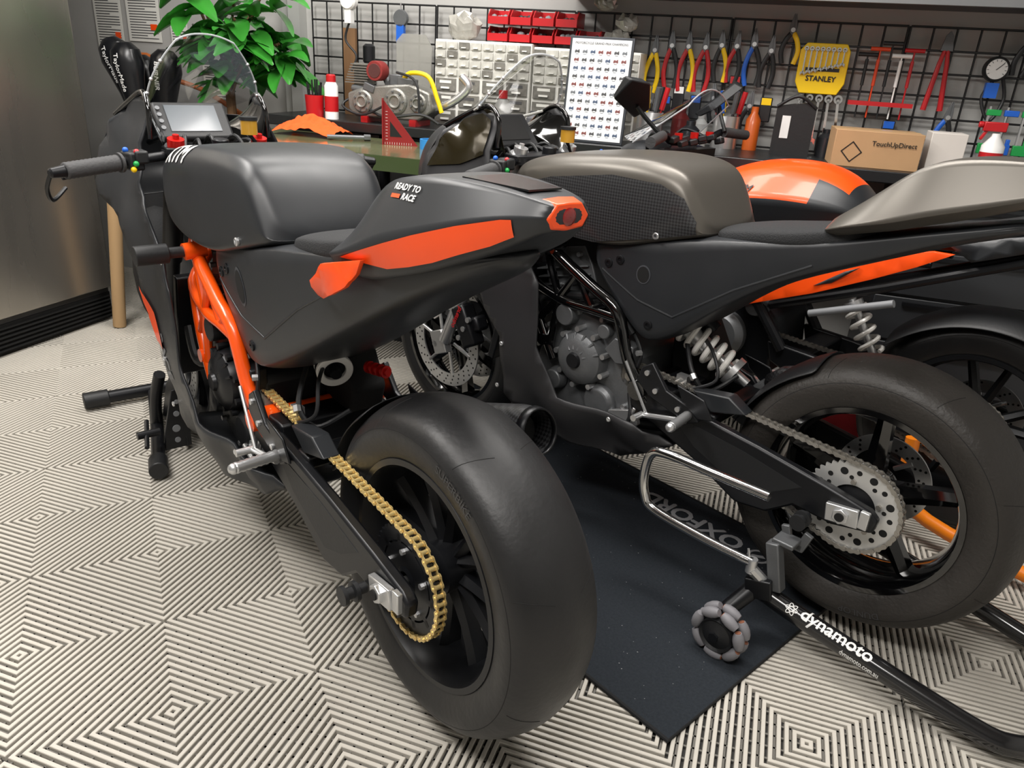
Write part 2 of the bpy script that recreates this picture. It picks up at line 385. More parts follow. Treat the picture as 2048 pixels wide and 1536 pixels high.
def moto(name,label,pose,A):
    x,y,yaw,l=pose;bk=thing(name,label,'motorcycle',(x,y,0),math.radians(yaw));par=bk
    def LZ(o): 
        o.location.z+=l;return o
    body=BLK if A else CHA
    c=(0,0,.325);rw=LZ(rim(.222,.080,c,par,'rear_wheel',6 if A else 5,A,.05,BLKS if A else GLB))
    tyre(.325,.092,.213,'tyre',RUB if A else RUBU,rw,c);sprocket(c,.103,BLKS if A else SPR,rw,0 if A else 1);disc(c,.075,.11,-.085,'brake_disc',SIL,rw,18)
    arctext('SUPERBIKE' if A else 'DUNLOP',.022,c,.263,.25 if A else 2.7,.0935).mk('sidewall_lettering',M('rubber_lettering','#3b3b3c',.6),rw)
    if A: B().add([(0+.19*math.cos(t),.058,.325+.19*math.sin(t)) for t in(-1.05,-.95)]+[(0+.178*math.cos(t),.056,.325+.178*math.sin(t)) for t in(-.95,-1.05)],[(0,1,2,3)]).mk('rim_sticker',YEL,rw)
    LZ(chain((0,.325),.106,(.615,.44),.036,.103,GOLD if A else STC,par))
    cf=(1.40,0,.30);fwl=LZ(rim(.222,.05,cf,par,'front_wheel',6,A,.03,BLKS if A else GLB));tyre(.30,.06,.213,'tyre',RUB,fwl,cf)
    disc(cf,.115,.16,.068,'brake_disc',SIL,fwl);disc(cf,.115,.16,-.068,'brake_disc',SIL,fwl)
    for s_ in(1,-1):
        b=B();b.cyl((1.075,s_*.105,.955),(1.22,s_*.105,.64),.026,n=20);b.cyl((1.22,s_*.105,.64),(1.365,s_*.105,.32),.021,n=20);fk=LZ(b.mk('fork_leg',SIL if not A else BLKS,par))
        B().box((1.385,s_*.105,.31),(.06,.03,.08),(0,.4,0)).cyl((1.40,s_*.12,.30),(1.40,s_*.05,.30),.014).mk('axle_clamp',SIL,fk,bev=.003)
        cl_=B().box((1.262,s_*.10,.40),(.062,.056,.14),(0,.5,0)).box((1.25,s_*.085,.40),(.09,.05,.05),(0,.5,0)).mk('brake_caliper',BLKS,fk,bev=.01)
        if s_>0: text('brembo',.026,(1.262,.1295,.462),(.42,0,-.9),(.9,0,.42),N=(0,1,0),bold=.0006).mk('caliper_lettering',REDP,cl_)
        q=B()
        for k in range(3):q.cyl((1.235+.02*k,s_*.12,.43-.035*k),(1.235+.02*k,s_*.131,.43-.035*k),.009,n=14)
        q.mks('piston_cap',SIL,cl_)
        B().cyl((1.073,s_*.105,.955),(1.068,s_*.105,.975),.02).cyl((1.068,s_*.105,.975),(1.066,s_*.105,.985),.008,n=6).mk('fork_cap',RED if A else SIL,fk)
    rings=[]
    for k in range(13):
        a=math.radians(50+k*10);rr=.315;rings.append([(1.40+rr*math.cos(a),w,.30+rr*math.sin(a)-abs(w)*.35) for w in(-.07,-.05,-.02,.02,.05,.07)])
    LZ(B().loft(rings,closed=False).mk('front_mudguard',body,par,sol=.003,sub=1))
    LZ(B().ext([(1.11,-.13),(1.12,.0),(1.11,.13),(1.05,.135),(1.035,.05),(1.02,0),(1.035,-.05),(1.05,-.135)],.935,.955,'xy').cyl((1.06,0,.92),(1.055,0,.975),.02).mk('triple_clamp',BLKS,par,bev=.003))
    for s_ in(1,-1):
        b=B().tube(cr([(1.075,s_*.125,.935),(1.05,s_*.18,.933),(.995,s_*.37,.918)],5),.0115,12).lathe([(.034,0),(.034,.018),(.026,.018),(.026,0)],(1.075,s_*.105,.93),'z',24)
        hb=LZ(b.mk('handlebar',BLKS,par))
        d=Vector((-.055,.19,-.015)).normalized();p1=Vector((.995,s_*.37,.918));dd=Vector((d.x,d.y*s_,d.z));p0=p1-dd*.125
        g=B();N=26;g.tube([p0+dd*.125*k/N for k in range(N+1)],[.0178+(.0014 if k%2 else 0) for k in range(N+1)],16);g.cyl(p0,p0-dd*.006,.023);g.mk('grip',GRIP,hb,ang=80)
        B().cyl(p1,p1+dd*.03,.014,.011).cyl(p1+dd*.03,p1+dd*.034,.011,.007).mk('bar_end',BLKS,hb)
        sw=p0-dd*.035;B().box(tuple(sw),(.05,.035,.042),(0,0,.2*s_)).box(tuple(sw+Vector((-.01,-.015*s_,.01))),(.04,.03,.03)).mk('switch_housing',BLKP,hb,bev=.005)
        for k,(cm,dx,dz) in enumerate(((REDP,-.02,.022),(GRN,-.028,-.004),(YEL,-.026,-.017),(BLU,.005,.024))):
            B().sph(tuple(sw+Vector((dx,.006*s_*(k-1),dz))),.007).mk('button',cm,hb)
        B().tube(cr([tuple(p0-dd*.05+Vector((.02,0,-.004))),tuple(p0-dd*.01+Vector((.055,0,-.012))),tuple(p0+dd*.05+Vector((.05,0,-.018))),tuple(p1+Vector((.045,0,-.02)))],5),.0065,8,flat=.6).mk('lever',BLKS,hb)
        B().tube(cr([tuple(p1+dd*.03),tuple(p1+dd*.035+Vector((.05,0,-.04))),tuple(p1+dd*.02+Vector((.09,0,-.075))),tuple(p1-dd*.02+Vector((.13,0,-.06)))],5),.005,8).mk('lever_guard',BLKS,hb)
    rv=LZ(B().lathe([(.0005,0),(.021,0),(.021,.035),(.0005,.035)],(1.055,-.075,.985),'z',24,closed=False).mk('brake_fluid_reservoir',AMB,par));B().lathe([(.0005,.008),(.023,.008),(.023,0),(.0005,0)],(1.055,-.075,1.02),'z',24,closed=False).mk('reservoir_cap',BLKP,rv);B().tube([(1.055,-.075,.985),(1.06,-.11,.94)],.005,8).mk('reservoir_bracket',BLKS,rv)
    b=B()
    for k in range(7):
        yy=-.12+.04*k;b.tube(cr([(1.085,yy,.93),(1.13,yy*.8,.965+.01*(k%2)),(1.2,yy*.6,.92),(1.16,yy*.5,.8)],5),.005,8)
    LZ(b.mk('cable',BLKP,par))
    MT=Matrix.Translation((1.21,.015,1.0))@Matrix.Rotation(math.radians(42),4,'Y')
    ds=LZ(B().box((0,0,0),(.022,.19,.115)).xf(MT).mk('dashboard',BLKP,par,bev=.008))
    B().box((-.0118,0,0.004),(.002,.13,.08)).xf(MT).mk('display',SCR if A else DRK,ds)
    b=B()
    for k in range(4): b.cyl((-.011,.082,.035-.02*k),(-.014,.082,.035-.02*k),.006,n=12)
    b.xf(MT).mks('dash_button',GRY,ds)
    LZ(B().tube(cr([(1.2,.05,.99),(1.3,.06,.96),(1.4,.08,.93)],4),.008,8).tube(cr([(1.2,-.05,.99),(1.3,-.06,.96),(1.4,-.08,.93)],4),.008,8).tube([(1.06,0,.92),(1.3,0,.93)],.012,8).mk('fairing_stay',BLKS,par))
    # frame
    fr=B();r_=.0145
    for s_ in(1,-1):
        Q=lambda L:[(p[0],p[1]*s_,p[2]) for p in L]
        fr.tube(cr(Q([(1.04,.05,.80),(.94,.125,.745),(.75,.15,.665),(.655,.15,.615),(.61,.145,.50),(.56,.14,.43)]+([(.53,.13,.39)] if s_>0 else [])),5),.0160,14)
        fr.tube(cr(Q([(1.06,.045,.70),(1.0,.12,.635),(.86,.14,.60),(.74,.145,.60),(.645,.15,.60)]),4),r_,12)
        fr.tube(cr(Q([(1.0,.12,.635),(.93,.135,.52),(.86,.14,.42)]),4),r_,12)
        for L in ([(.93,.13,.735),(.86,.14,.60)],[(.80,.145,.685),(.86,.14,.60)],[(.80,.145,.685),(.74,.145,.60)],[(1.02,.10,.67),(.94,.13,.735)],[(.74,.145,.60),(.68,.15,.635)],[(.93,.135,.52),(.86,.14,.60)],[(.86,.14,.60),(.88,.14,.46)]): fr.tube(Q(L),.0110,10)
        fr.cyl((.56,s_*.10,.43),(.56,s_*.165,.43),.026);fr.cyl((.90,s_*.10,.47),(.90,s_*.155,.47),.017);fr.cyl((.885,s_*.12,.745),(.885,s_*.17,.74),.02)
    fr.cyl((1.075,0,.68),(1.03,0,.84),.035);fr.tube([(.56,.13,.43),(.56,-.06,.43)],.02,12)
    LZ(fr.mk('trellis_frame',ORF if A else GLB,par))
    LZ(B().ext([(1.0,.80),(.55,.80),(.56,.63),(.66,.60),(.95,.64)],-.08,.08).ext([(.60,.80),(.45,.82),(.42,.66),(.56,.60)],-.09,.09).mk('airbox',DRK,par,bev=.01))
    LZ(B().ext([(.59,.60),(.50,.60),(.44,.50),(.46,.44),(.58,.40)],-.115,-.03).mk('battery_box',DRK,par,bev=.008))
    LZ(B().box((1.06,0,.50),(.025,.32,.30),(0,-.25,0)).mk('radiator',BLKS,par,bev=.004))
    # engine
    EM=GUN if not A else M('engine_dark','#303133',.4,metal=.5,noise=.2)
    en=LZ(B().ext([(.60,.50),(.655,.565),(.80,.58),(.93,.50),(.95,.38),(.90,.29),(.80,.25),(.68,.27),(.585,.33)],-.115,.115).mk('engine',EM,par,bev=.012))
    b=B().ext([(.735,.55),(.915,.53),(.965,.66),(.94,.72),(.83,.745),(.80,.70)],-.085,.085)
    for k in range(6): b.box((.855+.009*k,0,.56+.022*k),(.19,.185,.006),(0,.25,0))
    b.mk('cylinder_block',EM,en,bev=.004)
    cc=B().lathe([(.0005,.168),(.03,.168),(.055,.163),(.072,.15),(.078,.13),(.078,.10)],(.767,0,.45),n=48,closed=False)
    for k in range(5):
        a=.9+k*.45;cc.tube([(.767+.03*math.cos(a),.166,.45+.03*math.sin(a)),(.767+.075*math.cos(a),.15,.45+.075*math.sin(a))],.004,8)
    cc=cc.mk('clutch_cover',BLKS if A else GUN,en);B().lathe([(.0005,.176),(.02,.176),(.024,.165)],(.767,0,.45),n=24,closed=False).mk('filler_cap',BLKS,cc)
    b=B()
    for k in range(9):
        a=k*math.tau/9;b.cyl((.767+.083*math.cos(a),.11,.45+.083*math.sin(a)),(.767+.083*math.cos(a),.148,.45+.083*math.sin(a)),.008,n=10)
    b.mks('cover_bolt',SIL if not A else BLKS,cc)
    b=B();b.lathe([(.0005,.14),(.04,.138),(.052,.125),(.055,.10)],(.70,0,.335),n=32,closed=False);b.lathe([(.0005,.15),(.028,.148),(.034,.12)],(.855,0,.36),n=24,closed=False);b.ext([(.60,.53),(.66,.54),(.69,.50),(.65,.47),(.60,.48)],.10,.14);b.cyl((.83,.10,.56),(.83,.15,.56),.03,n=20).cyl((.70,.1,.545),(.70,.14,.545),.02)
    b.mks('engine_cover',EM,en,bev=.003)
    b=B()
    for (u,v) in ((.62,.35),(.66,.30),(.76,.275),(.87,.30),(.92,.36),(.935,.44),(.90,.51),(.64,.55),(.72,.57),(.80,.57),(.90,.62),(.93,.69),(.84,.72)): b.cyl((u,.11 if v<.58 else .08,v),(u,.126 if v<.58 else .098,v),.007,n=6)
    b.mks('engine_bolt',SIL,en)
    b=B().tube(cr([(.62,.12,.56),(.70,.14,.64),(.80,.13,.62),(.92,.12,.60)],6),.012,10).tube(cr([(.93,.10,.44),(1.0,.13,.42),(1.05,.13,.50)],6),.014,10).tube(cr([(.60,.13,.40),(.58,.15,.33),(.66,.15,.27)],6),.006,8)
    b.tube(cr([(.64,.11,.58),(.58,.13,.52),(.60,.135,.46),(.66,.13,.52)],6),.005,8).tube(cr([(.50,.05,.56),(.44,.10,.50),(.40,.08,.46),(.36,.02,.50)],6),.006,8).tube(cr([(.52,-.02,.58),(.42,.06,.56),(.38,.09,.50),(.44,.11,.46)],6),.0045,8)
    b.mks('hose',BLKP,en)
    b=B().cyl((.64,.118,.585),(.66,.122,.60),.009,n=6).cyl((.44,.105,.50),(.43,.108,.49),.009,n=6).box((.47,.09,.475),(.03,.02,.02)).cyl((.58,.13,.52),(.585,.142,.52),.008,n=6);b.mks('hose_fitting',SIL,en)
    B().lathe([(.0005,.115),(.030,.115),(.030,.09),(.0005,.09)],(.615,0,.44),n=24,closed=False).cyl((.615,.08,.44),(.615,.122,.44),.013,n=6).mk('front_sprocket',STC,en)
    B().ext([(.575,.36),(.66,.33),(.67,.30),(.59,.29),(.56,.32)],.118,.135).tube(cr([(.57,.14,.37),(.60,.145,.30),(.68,.14,.31)],5),.006,8).mk('linkage',SIL,en,bev=.002)
    LZ(B().tube(cr([(.95,.03,.62),(1.02,.04,.50),(.99,.03,.32),(.85,-.02,.23),(.6,-.08,.24),(.45,-.13,.33),(.35,-.155,.43)],6),.021,14).mk('exhaust_pipe',GUN,par))
    b=B();d0=Vector((.35,-.155,.435));d1=Vector((.0,-.185,.548));ax=(d1-d0)
    b.tube([d0,d0+ax*.12,d0+ax*.9,d1],[.025,.045,.050,.046],24,cap=False);b.tube([d1,d1-ax*.15],[.046,.033],24,cap=False)
    ex=LZ(b.mk('exhaust_silencer',CARB,par,sol=.003));B().tube([d1-ax*.02,d1+ax*.03],[.048,.044],24,cap=False).mk('exhaust_tip',BLKS,ex,sol=.004);B().tube([d1-ax*.14,d1-ax*.1],[.032,.032],16).mk('exhaust_core',DRK,ex)
    # swingarm
    P=[(.60,.44),(.42,.425),(.22,.40),(.05,.372),(-.05,.352),(-.07,.335),(-.065,.303),(.02,.285),(.11,.292),(.17,.245),(.25,.235),(.38,.30),(.58,.375)]
    b=B().ext(P,.122,.148);b.ext([(p[0],p[1]) for p in P],-.148,-.122);b.box((.52,0,.41),(.10,.26,.07));b.box((.37,0,.41),(.05,.26,.03));sa=LZ(b.mk('swingarm',BLKS,par,bev=.006))
    B().ext([(.46,.40),(.25,.375),(.10,.345),(.17,.30),(.24,.275),(.38,.335)],.1475,.1490).mk('swingarm_recess',BLKP,sa)
    ab=B().box((.0,.156,.325),(.07,.014,.042),(0,.12,0)).cyl((.0,.15,.325),(.0,.172,.325),.019,n=6).box((-.045,.152,.33),(.02,.012,.042)).mk('axle_block',SIL,sa,bev=.002)
    B().box((0,-.156,.325),(.07,.014,.045)).mk('axle_block',SIL,sa,bev=.002)
    B().cyl((0,-.165,.325),(0,.175,.325),.010).mk('axle',DRK,ab)
    for s_ in(1,-1):
        B().lathe([(.0005,.0),(.011,.0),(.011,.014),(.020,.018),(.020,.026),(.012,.028),(.012,.04),(.019,.042),(.019,.050),(.0005,.050)],(.075,.148 if s_>0 else -.198,.283),n=20,closed=False).mk('stand_spool',BLKP,sa)
    rings=[]
    for k in range(7):
        a=math.radians(16+k*(6.5 if A else 8));rr=.338;rings.append([(rr*math.cos(a),w,.325+rr*math.sin(a)-abs(w)**2*4.5) for w in(-.088,-.075,-.04,.04,.075,.088)])
    LZ(B().loft(rings,closed=False).mk('rear_hugger',BLKP,par,sol=.004,sub=1))
    LZ(B().ext([(.42,.47),(.32,.485),(.27,.455),(.36,.43)],.09,.13).mk('chain_guard',BLK,par,bev=.004))
    if A: p0,p1=Vector((.60,-.03,.60)),Vector((.43,.015,.555))
    else: p0,p1=Vector((.575,.04,.62)),Vector((.345,-.01,.475))
    t=p1-p0;w=t.normalized().cross(t.normalized().orthogonal().normalized())
    sh=LZ(B().cyl(p0,p1,.012).cyl(p0+t*.1,p0+t*.5,.022).cyl(p0+t*.12,p0+t*.18,.040,n=28).cyl(p0+t*.8,p0+t*.86,.040,n=28).mk('shock_absorber',SIL if not A else BLKS,par));B().tube(spring(p0+t*.18,p0+t*.8,.033,6.2 if not A else 5,.0075),.0078 if not A else .0072,10).mk('shock_spring',WSP,sh)
    if A: B().lathe([(.040,-.006),(.040,.006),(.024,.006),(.024,-.006)],(0,0,0),'x',32).xf(Matrix.Translation(p0+t*.9)@t.to_track_quat('X','Z').to_matrix().to_4x4()).mk('spring_seat_ring',WSP,sh,bev=.002)
    B().cyl(p0+t*.02+w*.05,p0+t*.45+w*.05,.02,n=20).mk('shock_reservoir',BLKS,sh)
    if A:
        b=B().cyl((.43,-.06,.56),(.365,-.075,.565),.009)
        for k in range(4): b.cyl((.425-.016*k,-.06-.004*k,.56+.001*k),(.418-.016*k,-.061-.004*k,.561+.001*k),.014)
        LZ(b.mk('linkage_adjuster',RED,par))
    for s_ in(1,-1):
        b=B().ext([(.55,.50),(.52,.52),(.47,.46),(.40,.44),(.37,.41),(.40,.395),(.47,.415),(.52,.43),(.56,.46)],s_*.152,s_*.166);rs=LZ(b.mk('rearset',BLKS,par,bev=.003))
        B().ext([(.44,.49),(.36,.475),(.33,.43),(.37,.42),(.42,.455)],s_*.168,s_*.174).mk('heel_plate',BLKS,rs,bev=.003)
        b=B();N=16;b.tube([(.40-.013*k/N,s_*(.166+.10*k/N),.42+.003*k/N) for k in range(N+1)],[.0125 if k%2 else .0108 for k in range(N+1)],16);b.sph((.387,s_*.266,.423),.012);b.mk('foot_peg',SIL,rs,ang=80)
        B().tube([(.40,s_*.172,.405),(.525,s_*.176,.378)],.007,8).cyl((.526,s_*.174,.378),(.526,s_*.213,.378),.0085).tube([(.51,s_*.174,.38),(.60,s_*.165,.50)],.004,8).mk('shift_lever',SIL,rs)
        b=B()
        for (u,v) in((.53,.49),(.50,.45),(.43,.425)): b.cyl((u,s_*.16,v),(u,s_*.171,v),.007,n=12)
        b.mks('rearset_bolt',SIL,rs)
        LZ(B().cyl((.889,s_*.15,.74),(.889,s_*.215,.74),.013).cyl((.889,s_*.205,.74),(.889,s_*.278,.74),.023,n=28).mk('frame_slider',BLKP,par,bev=.002))
    # tank
    TK=lambda x_,zt,zb,w,q=.88:(x_,[(0,zt),(w*.5,zt-.001),(w*q*.92,zt-.006),(w*.975,zt-.034),(w*1.01,zt*.35+zb*.65),(w*.97,zb+.012),(w*.9,zb),(0,zb)])
    st=[TK(1.09,.905,.855,.10),TK(1.07,.925,.84,.135),TK(1.02,.955,.815,.165),TK(.93,.980,.785,.180),TK(.80,.996,.772,.180),TK(.68,1.005,.776,.174),TK(.60,1.004,.80,.165),TK(.545,.993,.815,.157),TK(.51,.970,.825,.150),TK(.475,.91,.835,.142),TK(.448,.862,.84,.128)]
    tk=LZ(B().hull(st,{2:.35,3:.3,5:.6}).mk('fuel_tank',BLK if A else BRZ,par,sub=3));T=bvh(tk)
    bb=B();h=T.ray_cast(Vector((.565,.5,.83)),Vector((0,-1,0)));bolt(bb,(.565,(h[0].y if h[0] else .15)-.001,.83),.009,.006);bb.mk('tank_screw',SIL,tk)
    if not A:
        CP=[(1.03,.815),(1.05,.87),(.97,.90),(.89,.925),(.70,.955),(.57,.950),(.51,.925),(.475,.875),(.47,.85),(.56,.825),(.74,.785),(.90,.79)]
        for s_ in(1,-1): patch(T,CP,s_,.003).mk('carbon_side_panel',CARB,tk)
    else:
        text('KTM',.068,(.945,.170,.938),(-1,0,.10),(0,-.7,.7),T,(0,.7,.7),off=.002,bold=.002,shear=.3).mk('brand_lettering',WHT,tk)
    dc=.018 if A else .006
    W=lambda x_,zt,zb,w:(x_,[(0,zt),(w*.85,zt),(w,zt-.008),(w*1.02,(zt+zb)/2),(w*.99,zb+.010),(w*.8,zb-dc*.4),(0,zb-dc)])
    st=[W(.768,.775,.748,.135),W(.735,.785,.70,.145),W(.665,.80,.63,.147),W(.60,.815,.568,.147),W(.56,.82,.55,.144),W(.50,.835,.568 if A else .580,.14)]
    st+=[W(.43,.848,.605,.132),W(.30,.865,.680,.118),W(.18,.885,.755,.105),W(.05,.90,.83,.090),W(-.06,.93,.890,.07),W(-.15,.955,.935,.05)] if A else [W(.43,.848,.645,.132),W(.30,.865,.755,.118),W(.18,.885,.815,.105),W(.05,.925,.875,.090),W(-.06,.955,.925,.075),W(-.17,.985,.96,.055)]
    sd=LZ(B().hull(st,{2:.9,4:.9}).mk('side_cover',BLK,par,sub=2));T2=bvh(sd)
    bb=B()
    for (u,v) in((.665,.75),(.562,.604),(.70,.735)): 
        h=T2.ray_cast(Vector((u,.5,v)),Vector((0,-1,0)));bolt(bb,(u,h[0].y if h[0] else .14,v),.012,.004)
    bb.mks('cover_bolt',BLKS,sd)
    N=20;rr_=.034 if A else .02
    ovf=lambda q:[(.592+(.017*math.cos(math.tau*k/N)+.010*math.sin(math.tau*k/N)*(1 if A else 0))*q,.728+rr_*q*math.sin(math.tau*k/N)) for k in range(N)]
    patch(T2,ovf(1.18),1,.0010).mk('opening_rim',M('edge_grey','#4a4c50',.3),sd);patch(T2,ovf(1),1,.0022).mk('cover_opening',DRK,sd)
    q=[];pts=[(.72,.715),(.60,.66),(.50,.64),(.36,.74),(.2,.83)]
    for i in range(25):
        t=i/24*(len(pts)-1);k=min(int(t),len(pts)-2);f=t-k;u=pts[k][0]*(1-f)+pts[k+1][0]*f;v=pts[k][1]*(1-f)+pts[k+1][1]*f;h=T2.ray_cast(Vector((u,.5,v)),Vector((0,-1,0)))
        if h[0]: q.append(h[0]+Vector((0,-.0015,0)))
    if len(q)>3: B().tube(q,.0035,8).mk('cover_crease',BLK,sd)
    Z=lambda x_,zt,zb,w:(x_,[(0,zt),(w*.7,zt-.002),(w*.95,zt-.010),(w,zt-.03 if zt-.03>zb else (zt+zb)/2),(w*.95,zb),(0,zb)])
    LZ(B().hull([Z(.455,.862,.845,.08),Z(.43,.868,.835,.1),Z(.36,.885,.84,.115),Z(.25,.90,.85,.12),Z(.17,.92,.86,.10),Z(.11,.93,.87,.09)],{2:.4}).mk('seat_pad',SEAT,par,sub=2))
    # tail with chines
    dx,dz,kb=(.018,-.007,0) if A else (-.035,.034,.026)
    zu,zl,wx=(.007,-.010,.010) if A else (0,0,0)
    Y=lambda x_,zt,wt,zm,w,zb,wb,e=0:(x_+dx,[(0,zt+.001+dz),(wt*.6,zt+.001+dz),(wt,zt-.001+dz),((wt+w)/2,(zt+zm+zu*e)/2+dz),(w,zm+dz+zu*e),((w+wb+wx*e)/2+.002,(zm+zb+kb)/2+dz),(wb+wx*e,zb+dz+kb+zl*e),(0,zb+dz+kb+zl*e)])
    f0=0 if A else -.012
    st=[Y(.245,.893+f0,.07,.878+f0,.112,.852-.02,.09),Y(.19,.922,.082,.889,.130,.852-.01,.10),Y(.14,.965,.086,.902,.135,.858,.10),Y(.09,1.012,.086,.917,.132,.870,.100,.5),Y(.045,1.038,.082,.935,.126,.888,.098,1),Y(-.04,1.048,.073,.962,.112,.915,.088,1),Y(-.12,1.049,.061,.990,.093,.948,.072,.9),Y(-.19,1.046,.048,1.012,.070,.976,.054,.5),Y(-.235,1.041,.037,1.022,.050,1.0,.038),Y(-.25,1.037,.03,1.022,.04,1.004,.03)]
    tl=LZ(B().hull(st,{2:1,4:1,6:1}).mk('tail_fairing',BLK if A else BRZ,par,sub=2));T3=bvh(tl)
    if A:
        OP=[(.15,.892),(.03,.938),(-.04,.964),(-.12,.991),(-.19,1.011),(-.205,1.013),(-.205,.990),(-.17,.971),(-.12,.950),(-.07,.928),(-.02,.911),(.03,.897)]
        for s_ in(1,-1):
            patch(T3,[(a+dx,b_+dz+.002) for a,b_ in OP],s_,.0025,.006).mk('orange_tail_panel',ORG,tl)
            plate([(.265,s_*.125,.805),(.24,s_*.15,.832),(.19,s_*.152,.872),(.09,s_*.132,.898),(.105,s_*.132,.872),(.13,s_*.14,.845),(.17,s_*.145,.822),(.22,s_*.135,.802)],.02).mk('orange_side_fin',ORG,tl,sol=.008,bev=.002)
        text('READY TO',.0135,(.062,.085,1.006),(-1,0,.08),(0,-.5,.85),T3,(0,.75,.65),off=.002,bold=.0005,shear=.2).mk('slogan_lettering',WHT,tl)
        text('RACE',.0135,(.035,.09,.994),(-1,0,.08),(0,-.5,.85),T3,(0,.75,.65),off=.002,bold=.0005,shear=.2).mk('slogan_lettering',WHT,tl)
        vs=[]
        for (u,v) in ((.063,.993),(.040,.995),(.040,1.003),(.063,1.001)):
            h=T3.ray_cast(Vector((u,.09,v))+Vector((0,.75,.65))*.1,-Vector((0,.75,.65)));vs.append((h[0] if h[0] else Vector((u,.1,v)))+Vector((0,.75,.65))*.002)
        B().add(vs,[(0,1,2,3)]).mk('orange_mark',ORG,tl)
        B().ext([(-.05,-.045),(-.05,.045),(-.18,.03),(-.18,-.03)],1.0405,1.0432,'xy').mk('gloss_tail_insert',M('satin_insert_black','#101113',.22),tl)
        B().hull([(-.205,[(0,1.0375),(.028,1.036),(.053,1.014),(.040,.992),(0,.989)]),(-.230,[(0,1.033),(.022,1.032),(.036,1.014),(.027,1.0),(0,.997)])]).mk('tail_end_cap',ORG,tl,bev=.002)
        B().lathe([(.0005,-.233),(.009,-.233),(.012,-.231),(.0125,-.225)],(0,0,1.0145),'x',28,closed=False).mk('tail_light',M('red_lens','#7c0a0a',.15,coat=1),tl)
    # fairing
    FP=[(1.31,.20,.98),(1.345,.225,.90),(1.345,.24,.82),(1.16,.23,.73),(1.10,.22,.60),(1.08,.21,.53),(1.01,.21,.46),(1.00,.19,.28),(.88,.15,.20),(.60,.13,.21),(.44,.14,.31),(.54,.19,.35),(.78,.21,.345),(.865,.215,.47),(.875,.215,.65),(.944,.205,.735),(1.02,.205,.80),(1.09,.195,.86),(1.12,.175,.93),(1.125,.145,1.045),(1.16,.14,1.07),(1.24,.155,1.05)]
    fa=LZ(plate(FP,.03).mk('side_fairing',body,par,sol=.006));LZ(plate([(p[0],-p[1],p[2]) for p in FP],.03).mk('side_fairing',body,par,sol=.006))
    Tf=bvh(fa);bb=B()
    for (u,v) in((.93,.71),(1.0,.44),(.62,.33),(1.02,.30),(.86,.25)):
        h=Tf.ray_cast(Vector((u,.6,v)),Vector((0,-1,0)));bolt(bb,(u,h[0].y if h[0] else .2,v),.007,.004)
    bb.mks('fairing_bolt',SIL,fa)
    if A:
        text('RACE',.05,(1.03,.24,.50),(-.35,0,-.94),(-.94,0,.35),Tf,(0,1,0),bold=.002).mk('fairing_lettering',GRY,fa)
        patch(Tf,[(1.10,.61),(1.02,.56),(.99,.47),(1.01,.46),(1.08,.53)],1,.005,.03).mk('orange_flash',ORG,fa)
    else:
        patch(Tf,[(1.14,.95),(1.145,1.04),(1.18,1.055),(1.24,1.035),(1.295,.975),(1.32,.90),(1.22,.915)],1,.005,.02).mk('painted_gold_reflection',GOB,fa)  # patch paints the gold reflection seen on the gloss black upper fairing
    rings=[]
    for xx,zz,ww in((.46,.30,.14),(.6,.20,.13),(.75,.185,.14),(.88,.195,.15),(1.0,.28,.185)):
        rings.append([(xx,ww,zz+.01),(xx,ww*.6,zz-.015),(xx,0,zz-.02),(xx,-ww*.6,zz-.015),(xx,-ww,zz+.01)])
    LZ(B().loft(rings,closed=False).mk('belly_pan',body,par,sol=.004,sub=1))
    rings=[]
    for zz,xs,ys,xm,ym,xc in((1.01,1.28,.18,1.36,.13,1.40),(.98,1.31,.20,1.40,.14,1.44),(.93,1.335,.215,1.44,.14,1.47),(.87,1.35,.23,1.46,.13,1.49),(.82,1.345,.24,1.43,.13,1.465),(.79,1.30,.22,1.37,.12,1.40)):
        rings.append([(xs,ys,zz),((xs+xm)/2+.012,(ys+ym)/2+.012,zz),(xm,ym,zz),((xm+xc)/2+.006,ym*.5,zz),(xc,0,zz),((xm+xc)/2+.006,-ym*.5,zz),(xm,-ym,zz),((xs+xm)/2+.012,-(ys+ym)/2-.012,zz),(xs,-ys,zz)])
    LZ(B().loft(rings,closed=False).mk('nose_fairing',body,par,sol=.005,sub=2))
    for s_ in(1,-1):
        inn=[(1.33,.07,.965),(1.27,.09,.985),(1.20,.10,.985),(1.145,.105,.965),(1.105,.115,.93)];mid=[(1.33,.12,.99),(1.26,.13,1.01),(1.20,.13,1.02),(1.15,.13,1.01),(1.11,.138,.98)];outr=[(1.30,.175,1.01),(1.24,.158,1.045),(1.19,.148,1.068),(1.15,.145,1.072),(1.115,.148,1.045)]
        LZ(B().loft([[(p[0],p[1]*s_,p[2]) for p in r] for r in (inn,mid,outr)],closed=False).mk('cockpit_panel',GLB if (A or s_<0) else GOB,par,sol=.004,sub=2))  # second bike's left panel carries the gold reflection as colour
        LZ(B().tube(cr([(1.12,s_*.150,.97),(1.118,s_*.147,1.035),(1.145,s_*.144,1.070),(1.18,s_*.146,1.073),(1.24,s_*.158,1.048),(1.30,s_*.18,1.012)],5),.007,12).mk('fairing_lip',GLB,par))
    rings=[];NU=15;NV=11
    for j in range(NV):
        v=j/(NV-1);row=[]
        hw=(.138 if A else .162)-(.068 if A else .085)*v**2.2;xc=1.40-.29*v;zc=.995+.24*v-.02*v*v;xs=(1.15 if A else 1.19)-(.05 if A else .08)*v;zs=1.068+.13*v**1.3
        for i in range(NU):
            u_=-1+2*i/(NU-1);q=abs(u_)**2.2;row.append((xc*(1-q)+xs*q,hw*u_,zc*(1-q)+zs*q))
        rings.append(row)
    scn=LZ(B().loft(rings,closed=False).mk('windscreen',GLS if A else glassm('clear_screen_hazy',(.93,.93,.93,1),.16),par,sub=1))
